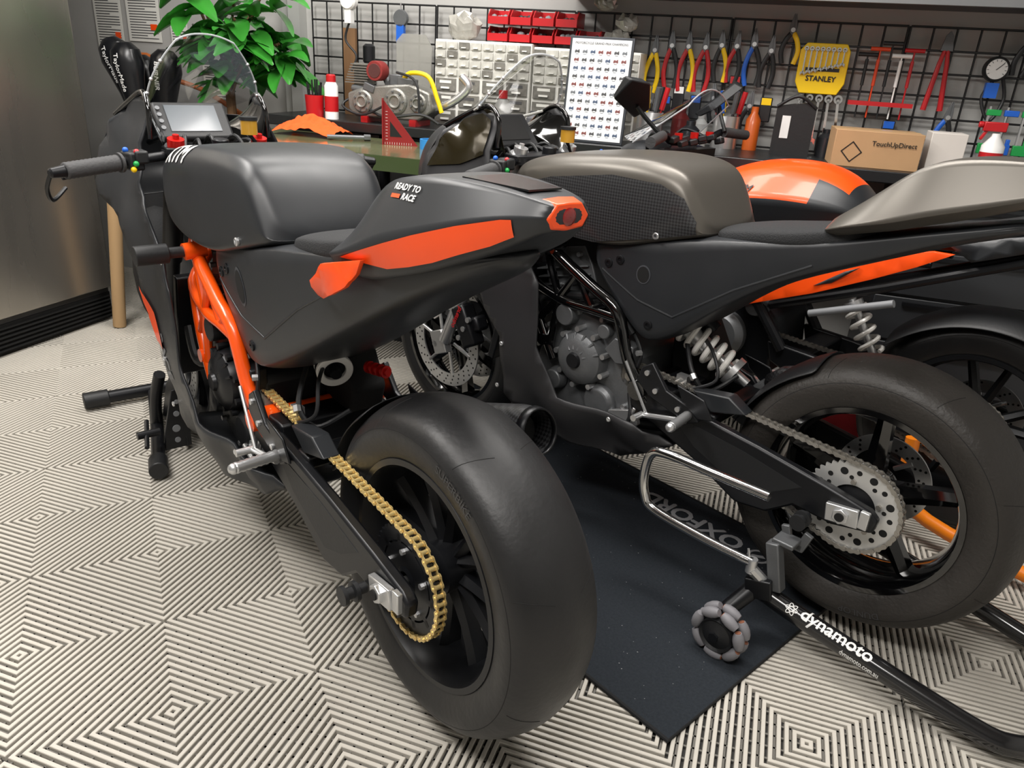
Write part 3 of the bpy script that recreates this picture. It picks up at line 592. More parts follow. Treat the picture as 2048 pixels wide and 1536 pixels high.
    edge=[r[0] for r in rings]+rings[-1]+[r[-1] for r in rings[::-1]]
    B().tube(edge,.0022 if A else .003,6).mk('screen_edge',SCE,scn)
    if not A: B().tube(rings[0],.004,6).mk('screen_lower_edge',M('screen_lip_white','#c9c8c2',.3),scn)
    bb=B()
    for s_ in (1,-1):
        for j in (1,4,7): p=rings[j][0 if s_<0 else -1];bb.sph((p[0],p[1],p[2]),.005,8)
    bb.mks('screen_screw',SIL,scn)
    return bk
m1=moto('motorcycle','matte black race motorcycle with orange trellis frame and gold chain',(-.088,1.1835,130.524,.0225),True)
m2=moto('motorcycle','charcoal and bronze-grey race motorcycle with carbon tank side on paddock stand',(.8433,1.5442,137.47,.0267),False)
# ---------------- third bike
def moto3():
    bk=thing('motorcycle','orange and black naked motorcycle with orange seat stripe','motorcycle',(1.353,2.026,0),math.radians(137.47));p=bk
    c=(0,0,.325);rw=rim(.222,.08,c,p,'rear_wheel',5,True,.05,BLKS);tyre(.325,.09,.213,'tyre',RUB,rw,c);disc(c,.07,.11,-.09,'brake_disc',SIL,rw,16);sprocket(c,.103,SPR,rw,1)
    chain((0,.325),.106,(.60,.42),.036,.103,STC,p)
    cf=(1.42,0,.30);fwl=rim(.222,.05,cf,p,'front_wheel',5,True,.03,BLKS);tyre(.30,.06,.213,'tyre',RUB,fwl,cf);disc(cf,.115,.16,.068,'brake_disc',SIL,fwl,20)
    b=B()
    for s_ in(1,-1): b.cyl((1.08,s_*.105,.97),(1.40,s_*.105,.31),.025)
    b.box((1.08,0,.96),(.07,.26,.03));b.mk('fork',BLKS,p)
    st=[(.945,[(0,.88),(.05,.878),(.08,.87),(.09,.85),(.08,.83),(0,.82)]),(.90,[(0,.93),(.07,.925),(.12,.905),(.17,.855),(.15,.80),(0,.79)]),(.80,[(0,.975),(.075,.968),(.125,.945),(.20,.865),(.16,.78),(0,.77)]),(.68,[(0,.995),(.075,.988),(.12,.965),(.19,.885),(.15,.78),(0,.77)]),(.55,[(0,.99),(.07,.982),(.11,.955),(.165,.885),(.13,.80),(0,.79)]),(.46,[(0,.945),(.06,.94),(.09,.92),(.13,.875),(.10,.83),(0,.82)]),(.41,[(0,.88),(.05,.878),(.08,.87),(.09,.855),(.08,.84),(0,.83)])]
    tk=B().hull(st,{2:1,3:1,4:.5}).mk('fuel_tank',[ORG,BLK],p,sub=2);T=bvh(tk)
    for i in range(6):
        for k in range(5):
            if (k==3 and i>=2) or (k==4) or (i>=4 and k in(2,)) or (i==5):
                for q in (k,9-k): tk.data.polygons[i*10+q].material_index=1
    text('KTM',.034,(.805,.17,.885),(-1,0,.02),(0,-.6,.8),T,(0,.8,.6),off=.003,bold=.001,shear=.3).mk('brand_lettering',LBK,tk)
    B().hull([(.93,[(0,.80),(.06,.80),(.13,.79),(.14,.76),(.12,.72),(0,.70)]),(.80,[(0,.78),(.08,.78),(.16,.77),(.17,.73),(.14,.66),(0,.64)]),(.62,[(0,.79),(.08,.79),(.15,.78),(.15,.74),(.12,.62),(0,.60)]),(.45,[(0,.83),(.06,.83),(.12,.82),(.12,.78),(.10,.68),(0,.66)])],{2:.6,3:.6}).mk('side_cover',BLKP,p,sub=2)
    B().hull([(.44,[(0,.875),(.06,.874),(.10,.865),(.11,.84),(0,.82)]),(.30,[(0,.865),(.08,.864),(.13,.85),(.14,.82),(0,.80)]),(.12,[(0,.885),(.08,.884),(.13,.87),(.13,.83),(0,.81)]),(.02,[(0,.93),(.07,.928),(.11,.91),(.11,.87),(0,.84)]),(-.15,[(0,.965),(.06,.963),(.09,.945),(.09,.92),(0,.89)]),(-.30,[(0,.99),(.04,.988),(.05,.975),(.05,.965),(0,.95)])],{2:.5}).mk('seat',SEAT,p,sub=2)
    for s_ in(1,-1): plate([(.74,s_*.17,.52),(.71,s_*.17,.59),(.52,s_*.165,.695),(.34,s_*.155,.775),(.19,s_*.15,.815),(.14,s_*.145,.815),(.22,s_*.15,.765),(.33,s_*.155,.705),(.48,s_*.165,.630)],.03).mk('orange_seat_stripe',ORG,p,sol=.016,bev=.004)
    plate([(.48,.176,.655),(.40,.172,.715),(.36,.170,.735),(.43,.172,.675)],.03).mk('black_stripe_insert',BLK,p,sol=.004)
    plate([(.17,.13,.84),(-.05,.11,.90),(-.25,.07,.955),(-.25,.07,.93),(-.05,.11,.86),(.1,.12,.80)],.03).mk('tail_panel',BLK,p,sol=.02)
    b=B()
    for s_ in(1,-1):
        b.tube([(1.03,s_*.05,.80),(.90,s_*.14,.72),(.65,s_*.15,.55),(.55,s_*.14,.42)],.018,10);b.tube([(1.05,s_*.05,.68),(.85,s_*.14,.50),(.7,s_*.13,.45)],.014,10);b.tube([(.62,s_*.13,.55),(.3,s_*.11,.68),(-.2,s_*.07,.90)],.014,10);b.tube([(.5,s_*.12,.74),(.2,s_*.1,.77)],.012,10)
    b.cyl((1.06,0,.68),(1.02,0,.84),.035);b.mk('frame',BLKS,p)
    en=B().ext([(.60,.50),(.66,.57),(.80,.66),(.93,.66),(.95,.38),(.88,.28),(.68,.27),(.58,.33)],-.13,.13).mk('engine',BLKS,p,bev=.012)
    B().lathe([(.0005,.175),(.06,.17),(.08,.15),(.082,.12)],(.76,0,.42),n=40,closed=False).lathe([(.0005,.16),(.03,.158),(.04,.12)],(.86,0,.55),n=24,closed=False).lathe([(.0005,.16),(.03,.158),(.04,.12)],(.66,0,.54),n=24,closed=False).mks('engine_cover',GUN,en)
    B().ext([(.60,.44),(.42,.43),(.05,.372),(-.06,.35),(-.065,.30),(.11,.28),(.38,.30),(.58,.375)],.122,.148).ext([(.60,.44),(.42,.43),(.05,.372),(-.06,.35),(-.065,.30),(.11,.28),(.38,.30),(.58,.375)],-.148,-.122).box((.5,0,.40),(.08,.26,.06)).mk('swingarm',BLKS,p,bev=.006)
    rings=[]
    for k in range(12):
        a=math.radians(40+k*8);rr=.352;rings.append([(rr*math.cos(a),w,.325+rr*math.sin(a)-abs(w)**2*4) for w in(-.11,-.09,-.04,.04,.09,.11)])
    B().loft(rings,closed=False).mk('rear_hugger',BLKP,p,sol=.005,sub=1)
    p0=Vector((.37,.10,.60));p1=Vector((.29,.10,.48));t=p1-p0
    sh=B().cyl(p0-t*.2,p1+t*.1,.012).cyl(p0-t*.15,p0,.028).mk('shock_absorber',SIL,p)
    B().tube(spring(p0,p1,.030,4.2,0),.0065,8).mk('shock_spring',WSP,sh)
    B().cyl((.48,.16,.565),(.25,.165,.655),.011).mk('steering_damper',GRY,p)
    hb=B().tube(cr([(.99,.36,1.02),(1.05,.2,1.03),(1.08,.1,1.0),(1.08,-.1,1.0),(1.06,-.2,1.03),(1.04,-.30,1.02)],5),.012,10).mk('handlebar',BLKS,p)
    for s_,e in((1,.39),(-1,.31)):
        B().cyl((.975 if s_>0 else 1.03,s_*e,1.017),(1.02 if s_>0 else 1.05,s_*(e-.13),1.028),.017).mk('grip',GRIP,hb)
        k_=1 if s_>0 else .7
        B().tube(cr([(1.04,s_*.24*k_,1.03),(1.08,s_*.28*k_,1.08),(1.10,s_*.30*k_,1.11)],4),.007,8).mk('mirror_stalk',BLKP,hb)
        B().add([(a,s_*q*k_,z) for a,q,z in((1.15,.24,1.07),(1.09,.24,1.10),(1.03,.34,1.18),(1.06,.40,1.19),(1.12,.40,1.13),(1.17,.22,1.08),(1.12,.24,1.12),(1.07,.34,1.195),(1.09,.40,1.20),(1.14,.38,1.14))],[(0,1,2,3,4),(5,9,8,7,6),(0,5,6,1),(1,6,7,2),(2,7,8,3),(3,8,9,4),(4,9,5,0)]).mk('mirror',BLKP,hb,bev=.006)
    b=B()
    for k in range(8): b.box((1.04+.01*(k%3),-.14+.04*k,1.0+.012*(k%2)),(.03,.025,.02),(0,.3,.2*k))
    b.mks('bar_control',BLKP,hb,bev=.004)
    b=B()
    for k in range(3): b.cyl((1.06,-.1+.1*k,1.01),(1.06,-.1+.1*k,1.03),.014,n=16)
    b.mks('clamp_cap',RED,hb)
    B().tube(cr([(1.05,.1,1.0),(1.15,.12,1.02),(1.2,.05,.93),(1.1,.02,.85)],5),.006,8).tube(cr([(1.05,-.1,1.0),(1.16,-.08,1.03),(1.2,-.05,.93)],5),.006,8).mks('cable',BLKP,hb)
    rings=[]
    for j in range(7):
        v=j/6;rings.append([((1.32-.30*v)*(1-abs(q)**2)+(1.18-.16*v)*abs(q)**2,(.19-.06*v)*q,(1.0+.17*v)*(1-abs(q)**2)+(.99+.13*v)*abs(q)**2) for q in[-1+i/5 for i in range(11)]])
    B().loft(rings,closed=False).mk('windscreen',SMK,p,sub=1)
    B().tube([r[0] for r in rings]+rings[-1]+[r[-1] for r in rings[::-1]],.0025,6).mk('screen_edge',SCE,p)
    B().hull([(1.16,[(0,1.0),(.08,.99),(.12,.95),(.1,.88),(0,.86)]),(1.28,[(0,.99),(.07,.98),(.1,.94),(.08,.88),(0,.87)]),(1.35,[(0,.96),(.04,.95),(.06,.93),(.04,.90),(0,.89)])]).mk('headlight_cowl',BLKP,p,sub=1)
    return bk
m3=moto3()
# ---------------- paddock stand b2
bp=(.8433,1.5442,0);by=math.radians(137.47)
st=thing('paddock_stand','black tubular rear paddock stand with grey roller wheels and white lettering','stand',bp,by)
b=B();U=[(.12,.235,.13),(.02,.225,.105),(-.33,.205,.045),(-.43,.18,.035),(-.48,.10,.032),(-.49,0,.032),(-.48,-.10,.032),(-.43,-.18,.035),(-.33,-.205,.045),(.02,-.225,.105),(.12,-.235,.13)]
tb=b.tube(cr(U,6),.023,20).mk('stand_tube',M('stand_black_gloss','#101012',.2,coat=.6),st);T=bvh(tb)
tU=Vector((-.983,-.056,-.175));tV=Vector((-.12,-.70,.69));tN=Vector((0,.70,.72))
text('dynamoto',.040,(.008,.236,.108),tU,tV,T,tN,off=.001,bold=.0008).mk('stand_lettering',WHT,tb)
text('dynamoto.com.au',.012,(-.09,.241,.077),tU,tV,T,tN,off=.001,bold=.0003).mk('stand_lettering',WHT,tb)
b=B()
for k in range(3):
    an=k*math.pi/3;pts=[]
    for q in range(24):
        t=q/24*math.tau;u=.014*math.cos(t);v=.005*math.sin(t);uu=u*math.cos(an)-v*math.sin(an);vv=u*math.sin(an)+v*math.cos(an)
        P_=Vector((.028,.236,.119))+tU.normalized()*uu+tV.normalized()*vv;h=T.ray_cast(P_+tN.normalized()*.1,-tN.normalized());pts.append((h[0] if h[0] else P_)+tN.normalized()*.0012)
    b.tube(pts,.001,6,closed=True)
b.mk('stand_emblem',WHT,tb)
for s_ in(1,-1):
    B().tube([(.12,s_*.235,.13),(.15,s_*.29,.08),(.145,s_*.34,.064)],[.022,.02,.018],12).box((.11,s_*.235,.14),(.06,.05,.05),(0,.2,.2)).mk('stand_foot',BLKS,st,bev=.003)
    B().box((.09,s_*.225,.20),(.03,.03,.12),(0,.25,0)).box((.085,s_*.205,.262),(.05,.05,.012)).mk('stand_upright',GUN,st,bev=.003)
    B().box((.095,s_*.182,.262),(.02,.012,.05),(0,.3,0)).box((.055,s_*.182,.262),(.02,.012,.05),(0,-.3,0)).box((.075,s_*.182,.245),(.04,.012,.02)).mk('lift_hook',GUN,st,bev=.002)
    wc=Vector((.13,s_*.36,.066));ww=B().lathe([(.034,-.02),(.040,-.025),(.040,.025),(.034,.02),(.008,.03),(.008,-.03)],tuple(wc),n=32).mk('roller_wheel',BLKP,st)
    B().cyl(wc+Vector((0,s_*.025,0)),wc+Vector((0,s_*.034,0)),.012,n=6).mk('roller_bolt',BLKS,ww)
    RG=M('grey_roller_rubber','#77767a',.55)
    for sd in(1,-1):
        for k in range(7):
            a=math.tau*k/7+(.22 if sd>0 else 0);pc=wc+Vector((math.cos(a)*.052,sd*.014,math.sin(a)*.052));t=Vector((-math.sin(a),0,math.cos(a)))
            ro_=B().tube([pc-t*.0205,pc-t*.012,pc,pc+t*.012,pc+t*.0205],[.0085,.0120,.0135,.0120,.0085],12).mk('roller',RG,ww)
            B().cyl(pc-t*.0218,pc-t*.0205,.0065,n=10).mk('roller_end',M('roller_end_brown','#8a5a44',.5),ro_)
hp=cr([(.115,.285,.395),(.25,.285,.393),(.365,.285,.392),(.415,.283,.375),(.43,.28,.31),(.422,.277,.255),(.39,.275,.225),(.25,.27,.21),(.13,.262,.205)],6)
hd=B().tube(hp,.0115,14).mk('chrome_handle_loop',CHR,st,label='polished steel handle loop');B().cyl((.13,.262,.215),(.13,.262,.18),.012).tube([(.13,.262,.19),(.10,.235,.15)],.014,10).tube([(.145,.262,.235),(.125,.262,.17)],.003,6).mk('handle_pin',SIL,hd)
# b1 front stand
st1=thing('paddock_stand','black tubular front paddock stand with rubber feet and triangular plate','stand',(-.088,1.1835,0),math.radians(130.524))
b=B().tube([(1.80,-.27,.035),(1.83,.27,.035)],.022,14)
for s_ in(1,-1): b.tube(cr([(1.78,s_*.07,.035),(1.50,s_*.14,.04),(1.22,s_*.215,.035)],5),.021,14).tube(cr([(1.50,s_*.14,.04),(1.46,s_*.14,.16),(1.42,s_*.13,.25)],5),.018,12)
b.mk('stand_tube',BLKS,st1)
B().cyl((1.27,.203,.035),(1.20,.221,.035),.028).cyl((1.27,-.203,.035),(1.20,-.221,.035),.028).cyl((1.826,.21,.035),(1.831,.29,.035),.029).cyl((1.803,-.21,.035),(1.80,-.29,.035),.029).mks('rubber_foot',BLKP,st1,bev=.003)
for s_ in(1,-1):
    sp=B().ext([(s_*.16,.02),(s_*.078,.02),(s_*.078,.10),(s_*.095,.22),(s_*.12,.22),(s_*.155,.08)],1.345,1.355,'yz').ext([(1.34,.02),(1.60,.02),(1.50,.18),(1.42,.25),(1.37,.22)],s_*.088,s_*.096).mk('stand_plate',BLKS,st1,bev=.002)
    b=B()
    for (u,v,r) in((.12,.05,.009),(.12,.09,.012),(.115,.14,.009),(.11,.18,.007)): b.cyl((1.342,s_*u,v),(1.3555,s_*u,v),r,n=16)
    b.mks('plate_hole',GRY,sp)
B().tube([(1.24,.235,.10),(1.36,.20,.13)],.007,8).cyl((1.30,.18,.115),(1.30,.245,.115),.012).mk('stand_clamp',BLKS,st1)
st3=thing('paddock_stand','orange tubular rear paddock stand under the naked motorcycle','stand',(1.353,2.026,0),math.radians(137.47))
b=B();wb=B()
for s_ in(1,-1): b.tube(cr([(.10,s_*.19,.30),(.08,s_*.2,.16),(.0,s_*.21,.08),(-.35,s_*.22,.035),(-.45,s_*.15,.03)],5),.02,12);b.tube([(.08,s_*.2,.16),(.20,s_*.23,.05)],.018,12);wb.cyl((.20,s_*.235,.045),(.20,s_*.265,.045),.045,n=24)
b.tube([(-.45,.15,.03),(-.45,-.15,.03)],.02,12);b.mk('stand_tube',M('orange_powder_coat','#f08318',.35),st3);wb.mks('stand_wheel',BLKP,st3)
# mat
dm=math.radians(133.0);A0=Vector((.352,1.109,0));L_,W_=1.6,.80
MAT=M('mat_carpet','#2b2f34',.95,noise=.35,nscale=160,bump=.8,bscale=600,spec=.1)
mt=thing('garage_mat','dark grey carpet garage mat with OXFORD lettering and stitched edge','mat',A0,dm)
B().box((L_/2,-W_/2,.003),(L_,W_,.006)).mk('mat_surface',MAT,mt,bev=.002)
B().tube([(0,0,.004),(L_,0,.004),(L_,-W_,.004),(0,-W_,.004)],.005,8,closed=True).mk('mat_edge',M('mat_binding','#131416',.9),mt)
text('OXFORD',.085,(.28,-W_+.075,.0065),(1,0,0),(0,1,0),N=(0,0,1),off=.0006,bold=.003).mk('mat_lettering',M('mat_print_grey','#96989b',.8),mt)
B().lathe([(.032,.007),(.032,.0075),(.024,.0075),(.024,.007)],(.225,-W_+.105,0),'z',32).box((.225,-W_+.105,.0075),(.04,.012,.0008),(0,0,.6)).mk('mat_emblem',MC['mat_print_grey'],mt)
b=B()
for k in range(160): u,v=random.uniform(.05,1.2),-random.uniform(.03,W_-.03);r=random.uniform(.0008,.002);b.add([(u-r,v,.0066),(u,v-r,.0066),(u+r,v,.0066),(u,v+r,.0066)],[(0,1,2,3)])
b=b.mk('lint',GRY,mt);b['kind']='stuff'
# ---------------- room things
def rthing(name,label,cat,s,d,z=0,rz=0,group=None): return thing(name,label,cat,R(s,d,z),RZ+rz,group)
STE=M('brushed_stainless','#b5b0a8',.28,metal=.9,noise=.18,nscale=3,stretch=(1,1,.15),bump=.05,rv=.06)
fr=rthing('refrigerator','tall brushed stainless steel refrigerator with dark base grille','refrigerator',-1.10,-.72)
B().box((-.36,-.75,1.05),(.66,1.5,2.0)).mk('cabinet_body',M('fridge_side_grey','#3a3a3b',.5),fr)
B().box((-.012,-.46,1.12),(.03,.91,1.92)).mk('door',STE,fr,bev=.006);dd=B().box((-.012,-1.21,1.12),(.03,.56,1.92)).mk('door',STE,fr,bev=.006)
B().tube([(.05,-.96,.6),(.05,-.96,1.8)],.012,12).cyl((0,-.96,.65),(.05,-.96,.65),.008).cyl((0,-.96,1.75),(.05,-.96,1.75),.008).mk('door_handle',CHR,dd)
b=B().box((-.04,-.75,.07),(.03,1.5,.12))
for k in range(6): b.box((-.02,-.75,.025+.018*k),(.012,1.48,.006))
b.mk('base_grille',DRK,fr)
BT=M('bench_top_black','#1b1c1e',.35,noise=.2);BZ=.95
bn=rthing('workbench','long black workbench with dark drawer fronts along the wall','workbench',0,0)
B().box((1.41,-.225,BZ-.02),(3.68,.43,.04)).mk('worktop',BT,bn,bev=.004)
for k,(a,w) in enumerate(((-.15,.5),(.45,.6),(2.45,.7),(2.99,.34))):
    cb=B().box((a,-.20,.45),(w,.36,.9)).mk('cabinet',M('cabinet_dark','#26272a',.45),bn)
    for q in range(5): 
        dr=B().box((a,-.385,.10+.17*q),(w-.02,.018,.16)).mk('drawer',M('drawer_charcoal','#2f3134',.4),cb,bev=.003);B().box((a,-.40,.16+.17*q),(w*.7,.012,.012)).mk('drawer_handle',BLKS,dr)
gt=rthing('workshop_table','green metal topped workshop table with painted edge','table',0,0)
GT=M('table_green_worn','#858c66',.18,metal=.5,noise=.4,nscale=6,coat=.4)
B().box((.32,-.725,.885),(1.44,.49,.03)).mk('tabletop',GT,gt,bev=.003);B().box((.32,-.968,.875),(1.44,.01,.05)).mk('table_edge',M('edge_olive','#3f4d2c',.4,coat=.4),gt)
for a in(-.35,.99):
    for d in(-.94,-.52): B().box((a,d,.435),(.05,.05,.87)).mk('leg',BLKS,gt)
B().box((.32,-.60,.3),(1.3,.18,.02)).mk('shelf',BLKS,gt)
B().lathe([(.0005,0),(.05,0),(.05,.03),(.02,.05),(.02,.1),(.0005,.1)],(.18,-.93,.77),'z',20,closed=False).mk('vise_screw',BLKS,gt)
GW=M('wire_black','#121214',.4)
for k in range(5):
    s0=-.42+.62*k;b=B()
    for i in range(9): b.cyl((s0+.0765*i,-.03,.96),(s0+.0765*i,-.03,1.416),.0038,n=6,cap=False)
    for i in range(7): b.cyl((s0,-.034,.96+.076*i),(s0+.612,-.034,.96+.076*i),.0038,n=6,cap=False)
    o=b.mk('wire_grid_panel',GW,loc=RO,rz=RZ);top(o,'black wire grid wall panel hung above the workbench','wall grid','wire grid panels')
uc_=rthing('wall_cabinet','long dark wall cabinet with light underside strip','cabinet',0,0)
B().box((1.95,-.17,1.70),(2.3,.33,.46)).mk('cabinet_body',M('cabinet_upper_dark','#3a3b3e',.4),uc_,bev=.004);B().box((1.95,-.325,1.478),(2.3,.03,.03)).mk('light_strip',M('strip_alu','#9a9c9e',.3,metal=.7),uc_)
struct(B().box((-.50,-.03,1.3),(.06,.06,2.6)).box((-.56,-.02,1.3),(.03,.04,2.6)),'trim_1',M('post_alu','#b5b6b3',.4,metal=.4))
PAP=M('paper_label','#dcdbd4',.6);INK=M('print_ink','#4b4b4d',.6)
def label_sheet(s,z,w,h):
    t=rthing('warning_label','white printed instruction sheet stuck on the wall','paper',s,-.006,z)
    B().box((0,0,0),(w,.002,h)).mk('sheet',PAP,t);b=B()
    for i in range(int(h/.012)-1):
        ww=w*(.84 if i%5 else .5);b.box((-(w*.84-ww)/2,-.0015,h/2-.012-.012*i),(ww,.0008,.004))
    b.mk('print_line',INK,t);B().box((w*.3,-.0016,-h*.3),(w*.2,.001,h*.08)).mk('orange_mark',ORG,t)
label_sheet(-1.62,1.33,.17,.36);label_sheet(-1.40,1.37,.20,.34);label_sheet(-1.19,1.27,.10,.14);label_sheet(-1.0,1.05,.14,.18)
o=B().tube(cr([(-1.5,-.1,1.1),(-1.3,-.12,1.14),(-1.15,-.14,1.05),(-1.0,-.1,1.0),(-.8,-.08,.9)],6),.012,10).mk('hose',M('hose_orange','#b5622a',.5),loc=RO,rz=RZ);top(o,'orange rubber hose looped along the wall','hose')
# plant
pl=rthing('potted_plant','artificial rubber plant with large glossy green leaves','plant',-.62,-.40)
B().lathe([(.0005,0),(.12,0),(.15,.28),(.14,.28),(.12,.25),(.0005,.25)],(0,0,0),'z',32,closed=False).mk('pot',M('pot_dark','#2c2a28',.6),pl)
tr=B();TW=M('trunk_wood','#6b4f34',.8,bump=.6);tips=[]
tr.tube(cr([(0,0,.2),(.02,0,.6),(.0,.01,1.0),(.02,0,1.18)],5),.020,10)
for k in range(14):
    a=k*2.4;r=.08+.20*random.random();z=1.20+.36*random.random();e=(.05+r*math.cos(a),r*math.sin(a)*.55,z);tr.tube(cr([(.01,0,1.0+.015*k),(.02+r*.4*math.cos(a),r*.3*math.sin(a),(1.1+z)/2),e],4),.006,6);tips.append(e)
tr.mk('trunk',TW,pl)
LM=M('leaf_green','#2f7a28',.28,noise=.55,nscale=5,coat=.3);lb=B()
def leaf(b,p,d,L,w,roll):
    d=Vector(d).normalized();sd=d.cross(Vector((0,0,1)));sd=sd.normalized() if sd.length>.01 else Vector((1,0,0));nu=sd.cross(d);sd=(sd*math.cos(roll)+nu*math.sin(roll));nu=sd.cross(d);rows=[]
    for i in range(8):
        t=i/7;ww=w*math.sin(math.pi*(t*.93+.035))**.8;c=Vector(p)+d*L*t-Vector((0,0,1))*L*.4*t*t
        rows.append([tuple(c+sd*ww*q+nu*abs(q)*ww*.35) for q in(-1,-.5,0,.5,1)])
    b.loft(rows,closed=False)
for e in tips+[(.0,0,1.12),(.05,.03,1.2),(-.03,-.05,1.25)]:
    for k in range(9):
        a=random.random()*math.tau;leaf(lb,(e[0]+random.uniform(-.03,.03),e[1]+random.uniform(-.03,.03),e[2]-random.random()*.12),(math.cos(a),math.sin(a)*.8-.2,random.uniform(-.3,.6)),random.uniform(.14,.20),random.uniform(.034,.05),random.uniform(-.6,.6))
lb.mk('foliage',LM,pl,ang=180)
# golf bag
gb=rthing('golf_bag','black golf bag with covered club heads','golf bag',-1.02,-.46)
B().lathe([(.0005,0),(.11,0),(.12,.1),(.11,.68),(.13,.78),(.12,.80),(.10,.78),(.0005,.74)],(0,0,0),'z',28,closed=False).mk('bag_body',M('bag_nylon','#191a1c',.7,bump=.4),gb)
for k,(a,d,z,tilt) in enumerate(((-.13,.02,1.07,-.35),(-.02,-.05,1.05,-.12),(.10,.02,1.03,.15),(-.05,.09,1.0,-.3))):
    c=B().lathe([(.0005,.15),(.035,.145),(.066,.115),(.074,.06),(.062,.0),(.048,-.08),(.040,-.2),(.0005,-.21)],(0,0,0),'z',28,closed=False);c.xf(Matrix.Translation((a,d,z))@Matrix.Rotation(tilt,4,'Y')@Matrix.Diagonal((1,.8,1,1)))
    hc=c.mk('club_head_cover',M('cover_black','#141518',.3),gb);B().tube([(a*.5,d,.7),(a,d,z-.15)],.008,8).mk('club_shaft',SIL,hc);T=bvh(hc)
    if k<3: text('TaylorMade' if k<2 else 'BURNER',.032,(a-.012+.11*math.sin(tilt),d,z+.10),(-math.sin(tilt),0,-math.cos(tilt)),(math.cos(tilt),0,-math.sin(tilt)),T,(0,-1,0),off=.002,bold=.0006).mk('cover_lettering',WHT,hc)
B().tube([(-.05,.06,.1),(-.13,.05,.9)],.022,12).tube([(.0,.08,.1),(-.07,.09,.85)],.022,12).mks('umbrella_tube',M('tube_cream','#c9c3b4',.5),gb)
o=B().tube([(0,0,.0),(.06,.02,.62)],.028,20).mk('cardboard_tube',M('cardboard_tube_brown','#a98a63',.8),loc=R(-1.01,-.80,.005),rz=RZ);top(o,'brown cardboard shipping tube leaning upright on the floor','tube')
b=B().sph((0,0,.28),(.12,.12,.28),20);o=b.mk('equipment_bag',M('bag_black_fabric','#141517',.8,bump=.6),loc=R(-.80,-.72,0),rz=RZ);top(o,'black fabric equipment bag standing on the floor','bag')
# ------- bench items
def drawers(s0,w,z0,h,nx,ny,big,d=-.115):
    t=rthing('parts_drawer_cabinet','white small-parts organizer with rows of clear drawers','organizer',s0,d,z0,group='small parts organizers')
    WP=M('organizer_white','#e6e5df',.4);CL=M('drawer_clear_plastic','#bebdb6',.25,coat=.5,noise=.3,nscale=45);CD=M('drawer_clear_dark','#74726c',.25,coat=.5,noise=.6,nscale=50);B().box((w/2,.0,h/2),(w,.15,h)).mk('cabinet_frame',WP,t,bev=.003)
    def row(z,hh,n,q):
        for i in range(n):
            ww=w/n;dr=B().box((ww*(i+.5),-.078,z+hh/2),(ww*.86,.012,hh*.8)).mk('drawer',CD if (q or (i*7+int(z*90))%5==0) else CL,t,bev=.001);B().box((ww*(i+.5),-.086,z+hh*.3),(ww*.36,.008,hh*.12)).mk('drawer_handle',WP,dr)
            if hh>.05: B().box((ww*(i+.5),-.0845,z+hh*.68),(ww*.5,.001,hh*.18)).mk('drawer_label',INK if i%2 else PAP,dr)
    hb=h*.55
    for j in range(3): row(.008+hb/3*j,hb/3,big,True)
    for j in range(ny): row(.01+hb+(h-hb-.015)/ny*j,(h-hb-.015)/ny,nx,False)
drawers(.265,.42,BZ,.335,8,4,4);drawers(.695,.43,BZ,.325,8,4,4)
for j in range(2):
    for i in range(5 if j==0 else 4):
        t=rthing('storage_bin','red open-front plastic storage bin filled with small parts','bin',.53+.095*i,-.115,1.29+.062*j,group='red storage bins')
        P=[(-.06,0),(.06,0),(.06,.055),(-.035,.055),(-.06,.03)]
        b=B()
        for sx in(-.043,.04): b.ext([(a,c) for a,c in P],sx,sx+.003,'yz')
        b.box((0,0,.002),(.086,.12,.003)).box((0,.058,.027),(.086,.003,.055)).box((0,-.059,.014),(.086,.003,.028)).mk('bin_body',REDP,t)
        b=B()
        for q in range(9): b.sph((random.uniform(-.03,.03),random.uniform(-.04,.04),.025),random.uniform(.008,.016),8)
        b.mk('contents',GRY if (i+j)%2 else BLKP,t)
for (s,z,w) in((.36,1.288,.075),(1.01,1.28,.055),(1.045,1.35,.045),(.955,1.42,.045)):
    b=B();b.sph((0,0,w*.6),(w,w*.6,w*.7),14);o=b.mk('plastic_bag',M('bag_translucent','#97958e',.2,coat=.5,bump=1,bscale=40,noise=.4,nscale=30),loc=R(s,-.12,z),rz=RZ,smooth=False)
    for v in o.data.vertices: v.co*=1+random.uniform(-.22,.18)
    top(o,'crumpled clear plastic bag of parts on the organizer','bag')
# poster
pz=rthing('framed_poster','framed poster with rows of small motorcycle pictures leaning on the bench','poster',.895,-.40,BZ)
tilt=math.radians(-6);Rt=Matrix.Rotation(tilt,4,'X')
B().box((.115,0,.185),(.24,.012,.37)).xf(Rt).mk('frame',M('frame_dark','#3a3d42',.4,metal=.4),pz,bev=.002)
bs=[B(),B(),B(),B(),B()];bs[0].box((.115,-.0065,.185),(.222,.002,.352))
for j in range(11):
    for i in range(7):
        u=.026+.0297*i;v=.318-.0285*j;bb=bs[1+(i*3+j*5)%11%4]
        for q in(-.006,.006): bb.ext([(u+q+.0036*math.cos(a),v-.003+.0036*math.sin(a)) for a in[k*math.tau/8 for k in range(8)]],-.0082,-.0078)
        bb.ext([(u-.010,v+.001),(u-.004,v+.005),(u+.001,v+.002),(u+.008,v+.007),(u+.009,v-.001),(u,v-.005)],-.0082,-.0078);bb.ext([(u-.006,v-.0105),(u+.006,v-.0105),(u+.006,v-.0092),(u-.006,v-.0092)],-.0082,-.0078)
al=B();idx=[]
for q,b in enumerate(bs): al.add(b.v,b.f);idx+=[q]*len(b.f)
po=al.xf(Rt).mk('print',[M('poster_paper','#dfe1e3',.35,coat=.2),INK,M('poster_red','#7a4644',.5),M('poster_blue','#4d5b73',.5),M('poster_grey','#6a6e73',.5)],pz,smooth=False)
